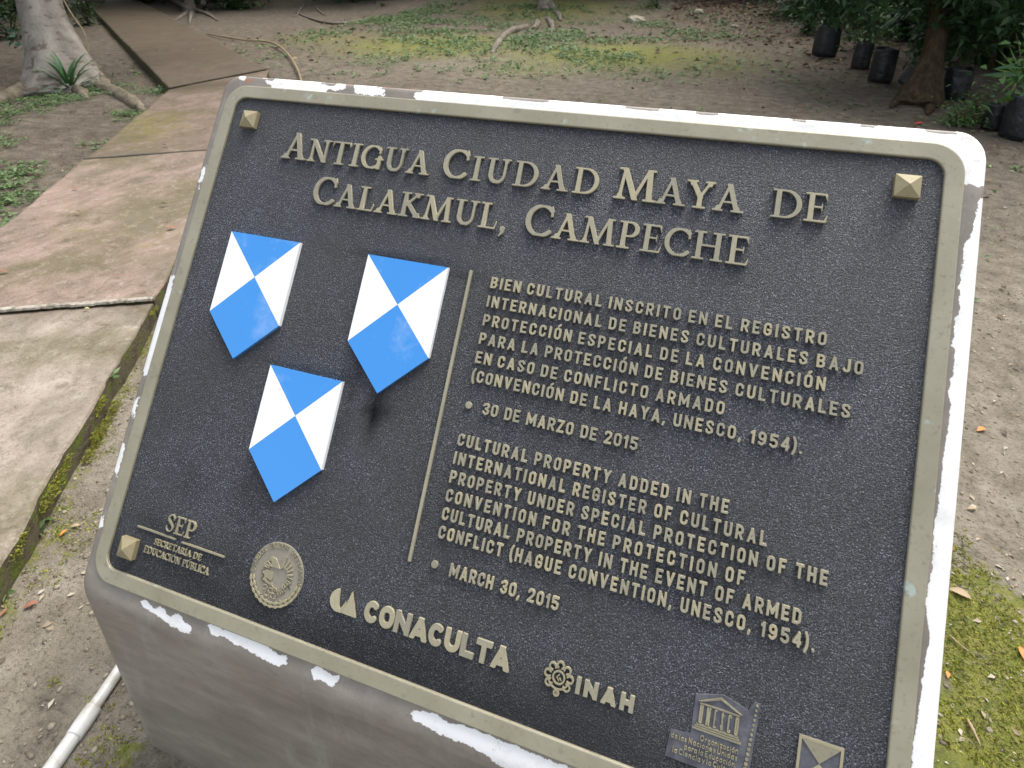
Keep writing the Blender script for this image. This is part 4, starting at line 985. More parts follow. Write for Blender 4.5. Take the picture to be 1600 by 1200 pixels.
# ------------------------------------------------------------------ shrubs, saplings, bags
def shrub(name, p, h, r, nl, leaf, mt, label, cat='shrub', group=None, stems=7, mtb=None):
    root = empty(name, p, label, cat, group); B = Bld(); pos = []; p = np.asarray(p)
    for k in range(stems):
        an = random.random() * 6.28; rr = r * random.uniform(.3, 1); q = p + np.array([math.cos(an) * rr, math.sin(an) * rr, h * random.uniform(.6, 1.05)])
        mid = (p + q) / 2 + rng.normal(size=3) * r * .12 + np.array([0, 0, h * .08])
        V, Fc = tube(None, [p, mid, q], [.012, .009, .004], 5, None); B.add(V, Fc)
        f = rng.random(nl // stems) ** .7; pos.append((1 - f)[:, None] * p + f[:, None] * q + rng.normal(size=(nl // stems, 3)) * r * .30 * (.4 + f)[:, None])
    B.obj('stem', mtb or M_brown, root); pos = np.vstack(pos); pos[:, 2] = np.maximum(pos[:, 2], p[2] + .04); n = len(pos)
    V, Fc = leaves_np(pos, rdir(n, -.5, .5), rup(n), rng.uniform(.65, 1.3, n) * leaf, rng.uniform(.35, .5, n) * leaf)
    obj('foliage', mesh('foliage', V, Fc, mt), root); return root
def frond(base, dirv, L, npin, pl_, W, droop=.5):
    "pinnate frond: rachis and leaflets"
    B = Bld(); d = np.array(dirv, float); d /= np.linalg.norm(d); hz = np.array([d[0], d[1], 0]); hz /= np.linalg.norm(hz) + 1e-9; el = math.asin(d[2]); p = np.array(base, float); pts = [p]
    N_ = 12; P = []
    for q in range(N_):
        p = p + (hz * math.cos(el) + np.array([0, 0, math.sin(el)])) * L / N_; el -= droop / N_ * 2; pts.append(p)
    V, Fc = tube(None, pts, np.linspace(.008, .002, N_ + 1), 5); B.add(V, Fc)
    s = np.cross(hz, [0, 0, 1]); bs, ds = [], []
    for q in range(npin):
        f = .12 + .88 * q / npin; i = min(int(f * N_), N_ - 1); b = pts[i] + (pts[i + 1] - pts[i]) * (f * N_ - i); t = pts[i + 1] - pts[i]; t = t / np.linalg.norm(t)
        for sg in (-1, 1): bs.append(b); ds.append(s * sg + t * .7 + np.array([0, 0, -.12]))
    ff = np.repeat(.12 + .88 * np.arange(npin) / npin, 2)
    V, Fc = leaves_np(np.array(bs), np.array(ds), np.tile([0, 0, 1.], (len(bs), 1)), pl_ * (1 - .6 * np.abs(ff - .4)), W, .25); B.add(V, Fc)
    return B
def palm(p, n, L, label, mt=M_blade, group=None, npin=22, pl_=.28, W=.022, el=(.3, 1.2), h=.15):
    root = empty('palm', p, label, 'palm', group); p = np.asarray(p, float)
    tube('stem', [p - np.array([0, 0, .05]), p + np.array([0, 0, h / 2]), p + np.array([0, 0, h])], [.04, .03, .025], 8, M_brown, 0, root)
    for k in range(n):
        an = 2 * math.pi * (k + random.random() * .6) / n; e_ = random.uniform(*el)
        frond(p + np.array([0, 0, h]), (math.cos(an) * math.cos(e_), math.sin(an) * math.cos(e_), math.sin(e_)), L * random.uniform(.8, 1.1), npin, pl_, W, .9).obj('frond', mt, root)
    return root
def bag(u, v, hpx, wpx, label, tilt=0.0, plant=None, ang=0):
    p = GG(u, v); s = spx(p); h, r = hpx * s, wpx * s / 2
    root = empty('nursery_bag', p, label, 'nursery bag', 'black nursery bags along the forest edge')
    n = 28; loops = []
    for z, k in ((0, .86), (.02, .97), (.15, 1.0), (.4, 1.03), (.7, 1.0), (.93, .98), (1.0, 1.0), (1.0, .96), (.9, .93), (.82, .93)):
        L = []
        for q in range(n):
            a_ = 2 * math.pi * q / n; rr = r * k * (1 + .05 * (vnoise(q * .8 + u, z * 5 + v) * 2 - 1) + .03 * math.sin(3 * a_ + z * 4 + u))
            x, y, zz = rr * math.cos(a_), rr * math.sin(a_), z * h * (1 + .03 * math.sin(2 * a_ + u))
            ct, stt = math.cos(tilt), math.sin(tilt); x, zz = x * ct + zz * stt, -x * stt + zz * ct
            ca, sa = math.cos(ang), math.sin(ang); L.append(p + np.array([x * ca - y * sa, x * sa + y * ca, zz + r * abs(stt) * .95]))
        loops.append(np.array(L))
    V, Fc = loft(loops[:-1], cap_first=True); obj('bag', mesh('bag', V, Fc, M_bag, True), root)
    V, Fc = loft(loops[-2:], cap_last=True); obj('soil', mesh('soil', V, Fc, M_soil), root)
    if plant:
        c_ = loops[-1].mean(0); nl, leaf, hh, sp, mt = plant; B = Bld(); pos = []
        for k in range(3):
            q = c_ + np.array([random.uniform(-sp, sp), random.uniform(-sp, sp), hh * random.uniform(.7, 1)]); V, Fc = tube(None, [c_, (c_ + q) / 2, q], [.008, .006, .003], 5); B.add(V, Fc)
            f = rng.random(nl // 3); pos.append((1 - f)[:, None] * c_ + f[:, None] * q + rng.normal(size=(nl // 3, 3)) * sp * .6)
        B.obj('stem', M_brown, root); pos = np.vstack(pos); m_ = len(pos)
        V, Fc = leaves_np(pos, rdir(m_, -.4, .6), rup(m_), rng.uniform(.7, 1.2, m_) * leaf, rng.uniform(.35, .5, m_) * leaf); obj('foliage', mesh('foliage', V, Fc, mt), root)
    return root
bag(1287, 88, 46, 36, 'farthest black nursery bag, at the left end of the row', plant=(90, .16, .7, .22, M_leafdark))
bag(1343, 107, 40, 26, 'black nursery bag half hidden behind the wide square one', plant=(60, .13, .5, .2, M_leafmid))
bag(1374, 128, 50, 34, 'wide upright black nursery bag left of the tipped one')
bag(1412, 140, 30, 26, 'black nursery bag leaning over against the brown stump', tilt=.5, ang=.3)
bag(1488, 155, 46, 38, 'black nursery bag just right of the brown stump', plant=(60, .12, .5, .2, M_leafdark))
bag(1590, 214, 66, 52, 'nearest black nursery bag, at the right edge by the long leaves', plant=(70, .13, .6, .2, M_leafmid))
bag(1550, 200, 40, 30, 'low black nursery bag behind small leafy weeds at right')

# brown stump-like trunk
sb = GG(1440, 160); s1 = spx(sb)
t2 = empty('tree', sb, 'brown fibrous trunk with flared base among the black nursery bags', 'tree')
tube('trunk', [A(1432, 172, sb), A(1438, 150, sb), A(1447, 120, sb), A(1458, 85, sb), A(1464, 50, sb), A(1468, 0, sb), A(1475, -120, sb) + np.array([.1, .2, 0]), A(1480, -260, sb) + np.array([.1, .4, .3])], np.array([40, 30, 21, 15, 14, 13, 11, 8]) * s1, 26, M_brown, .07, t2, True, 6, .16)
for lst in ([(1415, 152), (1400, 162), (1392, 168)], [(1450, 158), (1452, 172), (1448, 180)]):
    P = [A(*lst[0], sb)] + [GG(*q) + np.array([0, 0, .01]) for q in lst[1:]]; tube('root', P, np.array([10, 7, 2]) * s1, 10, M_brown, .1, t2)
crown('crown', t2, sb + np.array([.8, 2.2, 3.7]), 2.6, 13000, M_leafdark, .17, 44, .4)

def lowleaves(parent, rects, ref, leaf, mt):
    pos = []
    for u0, v0, u1, v1, dd, n_ in rects:
        u = rng.uniform(u0, u1, n_); v = rng.uniform(v0, v1, n_); f = CAMR[2] * 1.0
        k = rng.integers(0, 12, n_); cu, cv, cd = rng.uniform(u0, u1, 12), rng.uniform(v0, v1, 12), rng.uniform(-.8, .6, 12)
        pos += [A(cu[q] + (a_ - cu[q]) * .35, cv[q] + (b_ - cv[q]) * .35, ref) + CAMR[2] * (dd + cd[q] + random.uniform(-.15, .15)) for a_, b_, q in zip(u, v, k)]
    pos = np.array(pos); n_ = len(pos); V, Fc = leaves_np(pos, rdir(n_, -.8, .2), rup(n_), rng.uniform(.7, 1.3, n_) * leaf, rng.uniform(.3, .5, n_) * leaf)
    return obj('low_foliage', mesh('low_foliage', V, Fc, mt), parent)
lowleaves(t2, [(1400, -120, 1620, 50, -.2, 2200), (1250, -120, 1420, 25, .5, 1400), (1440, 20, 1600, 90, .2, 900), (1395, -60, 1530, 62, -.7, 900), (1290, -60, 1400, 50, -.2, 500)], sb, .12, M_leafdark)
# foliage along the forest edge at the right: (photo u, v of the foot, height px, spread px, leaves, leaf metres, material)
LB = [('palm', 1510, 120, 'dark feather palm hanging over the brown trunk'), ('palm', 1420, 70, 'dark feather palm behind the bags in the deepest shade')]
def spx_old(p): return np.linalg.norm(A(800, 0, p) - A(801, 0, p))
for (u, v, hp, sp, nl, lf, mt, lab) in [
    (1240, 36, 60, 60, 800, .11, M_leafdark, 'dark shrub just left of the farthest nursery bag at the top'),
    (1390, 44, 80, 80, 1300, .12, M_leafdark, 'dark thicket shrub hanging over the middle of the bag row'),
    (1440, 66, 80, 70, 1200, .12, M_leafdark, 'dark shrub touching the left side of the brown trunk'),
    (1500, 78, 100, 60, 1300, .13, M_leafdark, 'dark thicket shrub touching the right side of the brown trunk'),
    (1560, 60, 120, 90, 1500, .13, M_leafdark, 'large dark thicket shrub near the upper right corner'),
    (1620, 120, 150, 70, 1500, .13, M_leafdark, 'dark shrub cut by the right edge above the strap leaves'),
    (1310, 10, 60, 110, 1500, .13, M_leafdark, 'wide dark shrub cut by the top edge above the nursery bags'),
    (1350, 82, 70, 45, 520, .10, M_leafmid, 'light green leafy sapling clump above the second nursery bag'),
    (1262, 55, 60, 40, 420, .11, M_leafdark, 'dark leafy shrub left of the farthest nursery bag'),
    (1410, 60, 90, 60, 700, .12, M_leafdark, 'tall dark shrub behind the wide nursery bag'),
    (1530, 100, 120, 70, 800, .15, M_leafdark, 'broad leaved dark shrub right of the brown trunk'),
    (1590, 80, 120, 80, 900, .15, M_leafdark, 'dark shrub filling the upper right corner'),
    (1330, 30, 90, 90, 800, .13, M_leafdark, 'dark undergrowth shrub at the top above the nursery bags'),
    (1480, 40, 120, 90, 900, .14, M_leafdark, 'dense dark shrub at the top behind the brown trunk'),
    (1185, 15, 50, 60, 500, .13, M_leafdark, 'dark shrub at the top edge above the dead leaves'),
    (1110, -4, 50, 70, 500, .13, M_leafmid, 'green shrub at the top edge left of the dead leaf bank'),
    (1490, 196, 26, 40, 420, .045, M_leafmid, 'low small leaved weed in front of the brown trunk'),
    (1530, 190, 40, 36, 420, .05, M_leafmid, 'small leaved weed climbing beside the nearest nursery bag'),
    (1025, 24, 40, 40, 260, .09, M_leafmid, 'small bright shrub right of the pale root stump'),
    (18, 60, 90, 60, 700, .10, M_leafdark, 'dark shrub behind the pale tree at the left edge'),
    (140, 40, 60, 34, 380, .09, M_leafdark, 'dark shrub between the pale tree and the raised slab')]:
    p = GG(u, v) if v > 0 else GG(u, 2) + (GG(u, 2) - GG(u, 10)); s = spx(p)
    shrub('shrub', p, hp * s, sp * s, nl, lf, mt, lab)
p = GG(1545, 110); palm(p, 9, 1.5, LB[0][3], M_leafdark, None, 26, .38, .035, (.2, 1.1), .5)
p = GG(1400, 52); palm(p, 9, 1.5, LB[1][3], M_leafdark, None, 26, .38, .035, (.3, 1.2), .6)
p = GG(1604, 190); p2 = A(1592, 118, p)
pr = empty('palm', p, 'bright lime palm seedling with a fan of thin leaflets at the right edge', 'palm')
tube('stem', [p, (p + p2) / 2 + np.array([.02, 0, 0]), p2], [.012, .01, .006], 7, M_leafmid, 0, pr)
bs, ds = [], []
for k in range(16): a_ = R_(-30 + k * 18); bs.append(p2); ds.append(CAMR[0] * math.cos(a_) - CAMR[1] * math.sin(a_) * .9 - CAMR[2] * .25)
V, Fc = leaves_np(np.array(bs), np.array(ds), np.tile(-CAMR[2], (16, 1)), .30, .022, .1); obj('fan', mesh('fan', V, Fc, M_lime), pr)
def longleaf(u0, v0, u1, v1, w_, mt, B, ref):
    a_, b_ = A(u0, v0, ref), A(u1, v1, ref); sd_ = np.cross(b_ - a_, CAMR[2]); sd_ /= np.linalg.norm(sd_); V = []; n = 10
    for q in range(n + 1):
        f = q / n; ww = w_ * math.sin(math.pi * (.1 + .9 * f)) ** .8 / 2 + .0005; c_ = a_ + (b_ - a_) * f + np.array([0, 0, .06]) * math.sin(math.pi * f); V += [c_ + sd_ * ww, c_ - CAMR[2] * -.004, c_ - sd_ * ww]
    B.add(V, [[q * 3 + k, q * 3 + k + 1, q * 3 + k + 4, q * 3 + k + 3] for q in range(n) for k in (0, 1)])
B = Bld(); rf = GG(1640, 200)
for q in ((1640, 150, 1548, 198, .05), (1650, 120, 1550, 108, .055), (1640, 170, 1580, 240, .04), (1660, 140, 1528, 118, .05), (1650, 230, 1590, 250, .04), (1650, 100, 1600, 20, .05)): longleaf(*q, M_blade, B, rf)
tag(B.obj('strap_leaf_plant', M_blade, None, True), 'long strap shaped green leaves reaching in from the right edge', 'plant')
# bluish leaves at the upper left, hanging twig
rf = GG(20, 110); B = Bld(); P0 = [A(u, v, rf) for u, v in ((-20, 25), (10, 50), (35, 70), (58, 85))]
V, Fc = tube(None, P0, [.008, .006, .005, .003], 5); 
bl = empty('leafy_branch', (P0[0][0], P0[0][1], 0), 'branch of bluish green leaves in front of the pale trunk at the left edge', 'branch')
obj('twig', mesh('twig', V, Fc, M_brown), bl); m_ = 44; f = rng.random(m_) * 2.99; pos = np.array([P0[int(q)] * (1 - q % 1) + P0[int(q) + 1] * (q % 1) for q in f]) + rng.normal(size=(m_, 3)) * .03
V, Fc = leaves_np(pos, rdir(m_, -.5, .5), rup(m_) - CAMR[2] * .8, .10, .05); obj('foliage', mesh('foliage', V, Fc, M_bluish), bl)
rf = tb; tag(tube('hanging_vine', [A(95, -8, rf), A(112, 22, rf), A(132, 52, rf), A(140, 88, rf)], [.008, .008, .007, .004], 6, M_stick), 'thin pale vine hanging just right of the pale trunk', 'vine')

# further trunks and roots at the top
def rooty(u, v, wpx, label, roots, mt=M_greybark, top=-30, cr=True):
    p = GG(u, v); s = spx(p); t = empty('tree', p, label, 'tree'); 
    tube('trunk', [A(u, v + 6, p), A(u, v - 4, p), A(u - 1, v - 20, p), A(u - 3, v - 45, p), A(u - 6, v - 160, p), A(u - 6, v - 330, p)], np.array([wpx * .75, wpx * .6, wpx * .45, wpx * .42, wpx * .36, wpx * .2]) * s, 18, mt, .22, t, True, 5, .14)
    for lst in roots:
        P = [A(*lst[0], p)] + [GG(*q) + np.array([0, 0, .012]) for q in lst[1:]]; k = len(P); tube('root', P, np.linspace(wpx * .26, wpx * .05, k) * s, 12, mt, .38, t)
    if cr: crown('crown', t, p + np.array([0, 2.0, 5.5]), 2.4, 4500, M_leafdark, .22)
rooty(297, 18, 16, 'grey tree with clawed roots right of the raised slab', [[(295, 18), (285, 27), (272, 34)], [(300, 18), (298, 30), (296, 38)], [(306, 16), (325, 24), (340, 33)], [(318, 4), (322, 16), (336, 30)], [(290, 10), (265, 4), (240, 6)]])
rooty(484, 5, 9, 'small tree with thin roots at the top between path and grass', [[(482, 6), (472, 14), (463, 26)], [(486, 6), (498, 18), (508, 24)]])
rooty(852, 22, 26, 'knotty tree base with pale folded roots above the grass', [[(850, 26), (862, 40), (862, 54)], [(842, 30), (838, 42), (830, 46)], [(866, 18), (874, 30), (876, 34)]], M_greybark)
rt = tag(tube('surface_root', [GG(822, 44) + [0, 0, .02], GG(800, 52) + [0, 0, .03], GG(788, 58) + [0, 0, .02], GG(776, 74) + [0, 0, .02], GG(768, 84) + [0, 0, 0]], [.06, .06, .05, .055, .02], 12, M_greybark, .45), 'grey exposed root running down through the grass from the knotty tree', 'root')
tag(tube('fallen_stick', [GG(462, 20), GG(520, 38) + [0, 0, .03], GG(590, 26)], [.02, .03, .015], 7, M_greybark, .2), 'dark fallen stick on the ground at the top left of the grass', 'stick')
bp = [GG(324, 55) + [0, 0, .03], GG(350, 62) + [0, 0, .05], GG(385, 67) + [0, 0, .05], GG(412, 68) + [0, 0, .05], GG(435, 76) + [0, 0, .06], GG(455, 95) + [0, 0, .05], GG(469, 122) + [0, 0, .05], GG(472, 140)]
tag(tube('bent_branch', bp, [.010, .014, .015, .016, .014, .013, .012, .009], 9, M_stick, .12), 'long pale bent branch lying across the soil behind the top left corner', 'branch')
# rock(s)
def rock(u, v, wpx, label, hh=.5):
    p = GG(u, v); s = spx(p); r = wpx * s / 2; V = []; Fc = []; nu, nv = 12, 7
    for j in range(nv + 1):
        for i in range(nu):
            a_, b_ = 2 * math.pi * i / nu, math.pi * j / nv; rr = r * (1 + .35 * (vnoise(i * .9 + u, j * 1.1 + v) - .5))
            V.append((p[0] + rr * math.sin(b_) * math.cos(a_), p[1] + rr * math.sin(b_) * math.sin(a_), p[2] + rr * hh * math.cos(b_) + r * .1))
    for j in range(nv):
        for i in range(nu): Fc.append([j * nu + i, (j + 1) * nu + i, (j + 1) * nu + (i + 1) % nu, j * nu + (i + 1) % nu])
    tag(obj('rock', mesh('rock', V, Fc, M_rock)), label, 'rock')
rock(993, 36, 32, 'flat mossy rock at the top edge above the sign'); rock(1090, 30, 16, 'brownish stone left of the dead leaf bank', .7); rock(1147, 44, 14, 'small pale stone in front of the dead leaf bank'); rock(572, 8, 16, 'small pale rock at the top left of the grass')

# ------------------------------------------------------------------ forest beyond the picture's top: trees all round
proto = None
spots = []
for k in range(34):
    an = R_(-100 + 200 * (k + .5) / 34 + random.uniform(-2, 2)); rr = random.uniform(19, 27)
    spots.append((math.sin(an) * rr, math.cos(an) * rr))
spots += [(5.8, 11.5), (8.2, 8.0), (4.2, 15.5), (-12, 7), (-13, 2.5)]
names = []
for k, (x, y) in enumerate(spots):
    p = np.array([x, y, gz((x, y)) - .05])
    if k == 0:
        proto = empty('tree', p, 'forest tree with dense dark crown standing beyond the clearing', 'tree', 'forest trees round the clearing')
        tube('trunk', [p, p + [0, 0, 1.5], p + [.2, 0, 3.5], p + [.1, .2, 6]], [.24, .17, .14, .06], 12, M_greybark, .06, proto, True, 5, .1)
        c1 = crown('crown', proto, p + np.array([0, 0, 5.4]), 3.2, 6500, M_leafdark, .26, 44, .75); 
        continue
    r = proto.copy(); C.objects.link(r); s_ = random.uniform(.8, 1.2)
    r.matrix_basis = Matrix.Translation(Vector(p)) @ Matrix.Rotation(random.random() * 6.28, 4, 'Z') @ Matrix.Scale(s_, 4)
    for ch in list(proto.children):
        c_ = ch.copy(); C.objects.link(c_); c_.parent = r; c_.matrix_basis = ch.matrix_basis
# undergrowth belt behind the far bank
sp0 = None
for k in range(46):
    an = R_(-62 + 110 * (k + random.random() * .8) / 46); rr = random.uniform(17.5, 21.5); x, y = math.sin(an) * rr, math.cos(an) * rr; p = np.array([x, y, gz((x, y)) - .05])
    if onpath(p[None, :2])[0]: continue
    if sp0 is None:
        sp0 = shrub('bush', p, 1.8, 1.2, 1400, .2, M_leafdark, 'dark forest bush beyond the far side of the clearing', 'bush', 'forest bushes beyond the clearing', 9); continue
    r = sp0.copy(); C.objects.link(r); r.matrix_basis = Matrix.Translation(Vector(p)) @ Matrix.Rotation(random.random() * 6.28, 4, 'Z') @ Matrix.Scale(random.uniform(.8, 1.4), 4)
    for ch in list(sp0.children):
        c_ = ch.copy(); C.objects.link(c_); c_.parent = r; c_.matrix_basis = ch.matrix_basis

# ------------------------------------------------------------------ ground cover (stuff)
def scatter_px(n, u0, v0, u1, v1):
    "points on the ground spread evenly over a photo region, turned into world places"
    u = rng.uniform(u0, u1, n); v = rng.uniform(v0, v1, n); P = np.array([G(a_, b_) for a_, b_ in zip(u, v)]); P[:, 2] = hgt(P[:, 0], P[:, 1]); return P
def scatter_xy(n, x0, y0, x1, y1):
    P = np.stack([rng.uniform(x0, x1, n), rng.uniform(y0, y1, n), np.zeros(n)], 1); P[:, 2] = hgt(P[:, 0], P[:, 1]); return P
def offpath(P): return P[~onpath(P[:, :2])]
def offsign(P): return P[~((np.abs(P[:, 0]) < .66) & (P[:, 1] > -.06) & (P[:, 1] < .6))]
def weeds(P, nleaf, L, W, name='weeds', mt=M_weed, label=None):
    n = len(P); b = np.repeat(P, nleaf, 0); sc_l = np.repeat(rng.uniform(.5, 1.25, n), nleaf) * rng.uniform(.7, 1.2, n * nleaf)
    b = b + rng.normal(size=b.shape) * np.array([L * .35, L * .35, 0]) ; b[:, 2] += rng.random(len(b)) * L * .7 + .002
    V, Fc = leaves_np(b, rdir(len(b), -.05, .55), rup(len(b)), L * sc_l, W * sc_l)
    o = obj(name, mesh(name, V, Fc, mt)); tag(o, label, 'ground cover', kind='stuff'); return o
# left weeds: patchy seedlings
P = np.vstack([scatter_xy(2600, -9, .8, -3.0, 5.0)]); P = offpath(P)
den = fbm(P[:, 0] * 1.1 + 4, P[:, 1] * 1.1, 3); P = P[(den > .42) & (rng.random(len(P)) < .9)]
clus = P[rng.integers(0, len(P), 1000)] + np.concatenate([rng.normal(size=(1000, 2)) * .10, np.zeros((1000, 1))], 1); clus = offpath(clus)
weeds(np.vstack([P[:900], clus, clus + [.05, .03, 0], clus - [.04, .05, 0]]), 10, .038, .013, 'seedling_weeds', M_weed, 'small pale green seedlings sprouting from the soil left of the path')
# green patch at the back
P = scatter_xy(26000, -7.5, 5.5, 3.5, 15.5); P = offpath(P)
w_ = np.zeros(len(P))
for u, v, a_, b_, k in [(760, 95, 1.6, .9, .45), (960, 100, 1.6, .9, .4), (740, 55, 1.5, 1.6, 1.0), (880, 60, 1.4, 1.8, .85), (640, 22, 2.0, 2.6, .85), (560, 40, 1.5, 2, .5), (950, 90, 1.2, 1.0, .5), (1060, 45, 1.1, 1.6, .55), (450, 75, .8, 1, .3), (600, 85, 2, 1.0, .3), (780, 15, 2.2, 2.5, .7), (400, 20, 1.2, 2, .4)]:
    w_ = np.maximum(w_, k * blob(P[:, :2], u, v, a_, b_))
den = fbm(P[:, 0] * 1.3, P[:, 1] * 1.3, 4); keep = rng.random(len(P)) < np.clip(w_ * (den - .34) * 5.0, 0, 1)
weeds(P[keep], 7, .06, .022, 'grass', M_weed, 'low green weeds and grass spreading over the ground behind the sign')
P = scatter_xy(1500, -7.5, 2.5, 5, 12); P = offsign(offpath(P)); P = P[fbm(P[:, 0] * 2, P[:, 1] * 2, 2) > .42]
weeds(P[:500], 6, .035, .014, 'scattered_weeds', M_weed, 'scattered tiny weeds on the bare soil')
# moss tufts where the moss is
def mossy(n, x0, y0, x1, y1, thr):
    P = offsign(offpath(scatter_xy(n, x0, y0, x1, y1))); f = mossfield(P[:, :2]) + (fbm(P[:, 0] * 11, P[:, 1] * 11, 4) - .47) * 2.0; return P[f > thr]
P = np.vstack([mossy(110000, .6, -.1, 2.2, 1.5, .62), mossy(60000, -1.9, -.4, -.6, 1.7, .52)])
n_ = len(P); L_ = rng.uniform(.006, .014, n_); dd = rdir(n_, .2, .9); V0 = P - [0, 0, .001]; sidev = np.cross(dd, rng.normal(size=(n_, 3))); sidev /= np.linalg.norm(sidev, axis=1)[:, None]
V = np.stack([V0 + sidev * .0022, V0 - sidev * .0022, V0 + dd * L_[:, None]], 1).reshape(-1, 3)
tag(obj('moss', mesh('moss', V, np.arange(n_ * 3).reshape(-1, 3), M_moss)), 'soft yellow green moss cushions growing on the soil and along the slab side', 'moss', kind='stuff')
# moss on the side of the lower slab
nrm = np.array([-dR[1], dR[0]]); nrm = nrm if (nrm @ (np.array([0., 0]) - pinkBR)) > 0 else -nrm
n_ = 26000; f = rng.uniform(0, 2.6, n_); zz = ZS * rng.random(n_) ** 1.6 * .9; Pm = np.zeros((n_, 3)); Pm[:, :2] = pinkBR + dR * f[:, None] + nrm * (.003 + .03 * rng.random(n_) * (1 - zz / ZS))[:, None]; Pm[:, 2] = zz
kp = fbm(f * 5, zz * 14, 3) > .44 + .12 * zz / ZS; Pm = Pm[kp]; n_ = len(Pm); dd = rdir(n_, .2, .9) + np.array([nrm[0], nrm[1], 0]) * .8; sidev = np.cross(dd, rng.normal(size=(n_, 3))); sidev /= np.linalg.norm(sidev, axis=1)[:, None]
V = np.stack([Pm + sidev * .002, Pm - sidev * .002, Pm + dd * rng.uniform(.004, .009, n_)[:, None]], 1).reshape(-1, 3)
tag(obj('moss', mesh('moss', V, np.arange(n_ * 3).reshape(-1, 3), M_moss)), 'bright green moss clinging to the side of the nearest slab', 'moss', kind='stuff')
# gravel
def pebbles(P, lo, hi, name, label):
    ico = np.array([(0, 0, 1), (.89, 0, .45), (.28, .85, .45), (-.72, .53, .45), (-.72, -.53, .45), (.28, -.85, .45), (.72, .53, -.45), (-.28, .85, -.45), (-.89, 0, -.45), (-.28, -.85, -.45), (.72, -.53, -.45), (0, 0, -1)])
    Ff = np.array([(0, 1, 2), (0, 2, 3), (0, 3, 4), (0, 4, 5), (0, 5, 1), (1, 6, 2), (2, 7, 3), (3, 8, 4), (4, 9, 5), (5, 10, 1), (6, 7, 2), (7, 8, 3), (8, 9, 4), (9, 10, 5), (10, 6, 1), (11, 7, 6), (11, 8, 7), (11, 9, 8), (11, 10, 9), (11, 6, 10)])
    n = len(P); r = lo + (hi - lo) * rng.random(n) ** 4; s = r[:, None] * rng.uniform(.6, 1.4, (n, 3)) * np.array([1, 1, .45]); V = ico[None] * s[:, None] * rng.uniform(.8, 1.2, (n, 12, 1)) + P[:, None] + np.array([0, 0, .15]) * r[:, None, None]
    tag(obj(name, mesh(name, V.reshape(-1, 3), (Ff[None] + 12 * np.arange(n)[:, None, None]).reshape(-1, 3), M_pebble)), label, 'gravel', kind='stuff')
P = offsign(offpath(np.vstack([scatter_xy(9000, .5, -.2, 2.4, 2.8), scatter_xy(7000, -1.9, -.5, -.4, 1.6), scatter_xy(6000, 1, 2, 4, 5.5), scatter_xy(9000, -7, 1.2, 4, 9)])))
pebbles(P, .0012, .0075, 'gravel', 'pale gravel and grit strewn over the soil')
# dead leaves: thin on the clearing, thick on the bank
P = offsign(scatter_xy(5200, -8, 1.2, 5, 13)); L1 = P[rng.random(len(P)) < np.where(onpath(P[:, :2]), .10, 1)]
bk = scatter_xy(30000, -1.5, 11.0, 6.5, 19.0); wgt = np.maximum(1.0 * blob(bk[:, :2], 1150, 18, 2.2, 3.6), .25); bk = bk[rng.random(len(bk)) < wgt]
rs_ = scatter_xy(3000, .2, 5.2, 5.5, 12.5); rs_ = rs_[rng.random(len(rs_)) < .6]
P = np.vstack([L1, bk, rs_]); P[:, 2] = np.maximum(P[:, 2], np.where(onpath(P[:, :2]), ZS + .012, -1)) + .006 + rng.random(len(P)) * .012
n_ = len(P); dist = np.linalg.norm(P[:, :2], axis=1); L_ = (.010 + .05 * rng.random(n_) ** 2.5) * np.where(dist > 9, 2.2, 1)
V, Fc = leaves_np(P, rdir(n_, -.1, .25), rup(n_), L_, L_ * .45, .1)
tag(obj('leaf_litter', mesh('leaf_litter', V, Fc, M_litter)), 'dry brown leaves scattered on soil and heaped on the far bank', 'leaf litter', kind='stuff')
P = offsign(scatter_xy(420, 1.0, 4.0, 5.0, 9.0)); n_ = len(P); P[:, 2] += .012; V, Fc = leaves_np(P, rdir(n_, -.1, .2), rup(n_), .05, .024, .1)
tag(obj('leaf_litter', mesh('leaf_litter', V, Fc, M_weed)), 'fallen yellow green leaves on the shaded soil at right', 'leaf litter', kind='stuff')
P = offsign(offpath(np.vstack([scatter_xy(4200, .5, -.2, 3.2, 4.2), scatter_xy(1300, -1.9, -.5, -.4, 1.6)]))); n_ = len(P); P[:, 2] += .003; L_ = .005 + .020 * rng.random(n_) ** 3
M_flake = leafmat('dry_flake', [(.36, .31, .22), (.22, .17, .11), (.45, .41, .32), (.13, .10, .07)], .9, 0)
V, Fc = leaves_np(P, rdir(n_, -.1, .2), rup(n_), L_, L_ * .55, .1)
tag(obj('leaf_litter', mesh('leaf_litter', V, Fc, M_flake)), 'tiny pale flakes of dry leaf and chips on the soil round the sign', 'leaf litter', kind='stuff')
# single fallen leaves that can be pointed at
def fallen(u, v, Lpx, ang, mt, label, z=None, wr=.45):
    p = G(u, v, z if z is not None else 0); p[2] = (z if z is not None else gz(p)) + .006; s = spx(p) if z is None else spx(p); d = CAMR[0] * math.cos(R_(ang)) + np.array([CAMR[2][0], CAMR[2][1], 0]) * math.sin(R_(ang)) * 1.4; d[2] = .02
    L = Lpx * s; d /= np.linalg.norm(d); sdv_ = np.cross(d, [0, 0, 1]); V = []; n = 6
    for q in range(n + 1):
        f = q / n; ww = L * wr * math.sin(math.pi * min(.02 + f, 1)) ** .8 / 2 + .0003; c_ = p + d * L * (f - .5) + np.array([0, 0, .25 * L * math.sin(math.pi * f) * .4]); V += [c_ + sdv_ * ww + [0, 0, ww * .35], c_, c_ - sdv_ * ww + [0, 0, ww * .35]]
    me = mesh('fallen_leaf', V, [[q * 3 + k, q * 3 + k + 1, q * 3 + k + 4, q * 3 + k + 3] for q in range(n) for k in (0, 1)], mt, True); return tag(obj('fallen_leaf', me), label, 'leaf')
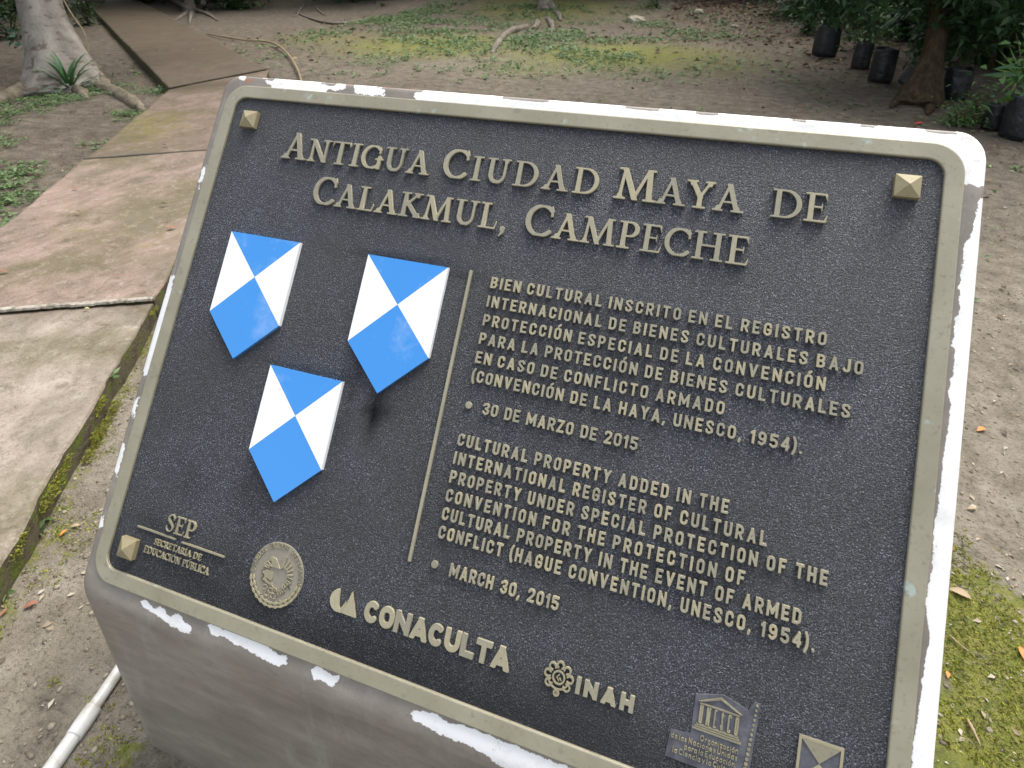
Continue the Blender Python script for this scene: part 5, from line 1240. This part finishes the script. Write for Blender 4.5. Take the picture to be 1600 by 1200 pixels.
for q in [(1533, 672, 18, 15, M_orange, 'bright orange fallen leaf on the soil right of the sign'), (1486, 857, 12, 70, M_rust, 'rust brown curled leaf close to the right edge of the sign'), (1471, 969, 14, 0, M_rust, 'reddish leaf touching the right edge of the pedestal'),
          (1481, 1053, 12, 60, M_orange, 'small orange brown leaf in the moss at lower right'), (1597, 1020, 22, 70, M_orange, 'orange leaf cut by the right edge of the picture'), (1518, 797, 14, 0, M_tan, 'pale flat leaf flake on gravel right of the sign'),
          (1500, 930, 30, -30, M_tan, 'pale tan leaf strip at the upper edge of the moss'), (50, 948, 20, 30, M_rust, 'dusty pink brown leaf on the soil left of the pipe'), (118, 822, 14, 10, M_tan, 'pale pinkish leaf by the mossy slab foot'), (8, 960, 12, 80, M_rust, 'dark red leaf at the left edge below the slab'),
          (100, 833, 12, 70, M_orange, 'tiny orange leaf near the mossy slab foot'), (1545, 262, 9, 80, M_green1, 'round bright green leaf just right of the rounded corner')]: fallen(*q)
for q in [(136, 484, 9, 0, M_yel, 'yellow leaf lying on the joint of the grey slab', ZS), (186, 432, 8, 20, M_rust, 'dark red leaf on the pink slab', ZS + .01), (6, 427, 14, 10, M_rust, 'rusty brown leaf on the pink slab at the left edge', ZS + .01), (118, 296, 10, 5, M_rust, 'rust red leaf on the far part of the pink slab', ZS + .01), (268, 358, 14, 30, M_rust, 'brown leaf on the pink slab beside the sign', ZS + .01)]: fallen(*q)
fallen(1437, 195, 16, -5, M_red, 'bright red scrap on the dark soil above the top right corner')
tag(tube('twig', [GG(1512, 1124) + [0, 0, .012], GG(1520, 1140) + [0, 0, .014], GG(1534, 1164) + [0, 0, .008]], [.0025, .004, .001], 7, M_tan, .2), 'curved pale brown pod lying in the moss', 'twig')
tag(tube('twig', [GG(1482, 995) + [0, 0, .008], GG(1495, 1008) + [0, 0, .010], GG(1512, 1020) + [0, 0, .008]], [.0018, .002, .0015], 5, M_tan, .2), 'thin straw stick in the moss beside the sign', 'twig')
# small sprouts
def sprout(u, v, label, k=8, L=.03, z=None):
    p = G(u, v, z or 0); p[2] = z if z is not None else gz(p); b = np.tile(p + [0, 0, .008], (k, 1)) + rng.normal(size=(k, 3)) * .004
    V, Fc = leaves_np(b, rdir(k, .1, .6), rup(k), rng.uniform(.7, 1.2, k) * L, L * .4); tag(obj('sprout', mesh('sprout', V, Fc, M_weed)), label, 'sprout')
sprout(178, 592, 'tiny leafy sprout growing from the crack beside the grey slab', 9, .035, .06); sprout(72, 812, 'bright green star shaped sprout at the slab foot', 7, .032); sprout(55, 835, 'narrow leaved green sprout below the star shaped one', 7, .04)
sprout(1590, 268, 'green seedling on the bare soil right of the sign corner', 9, .06); sprout(4, 928, 'vivid green tuft at the left edge of the picture', 12, .03)
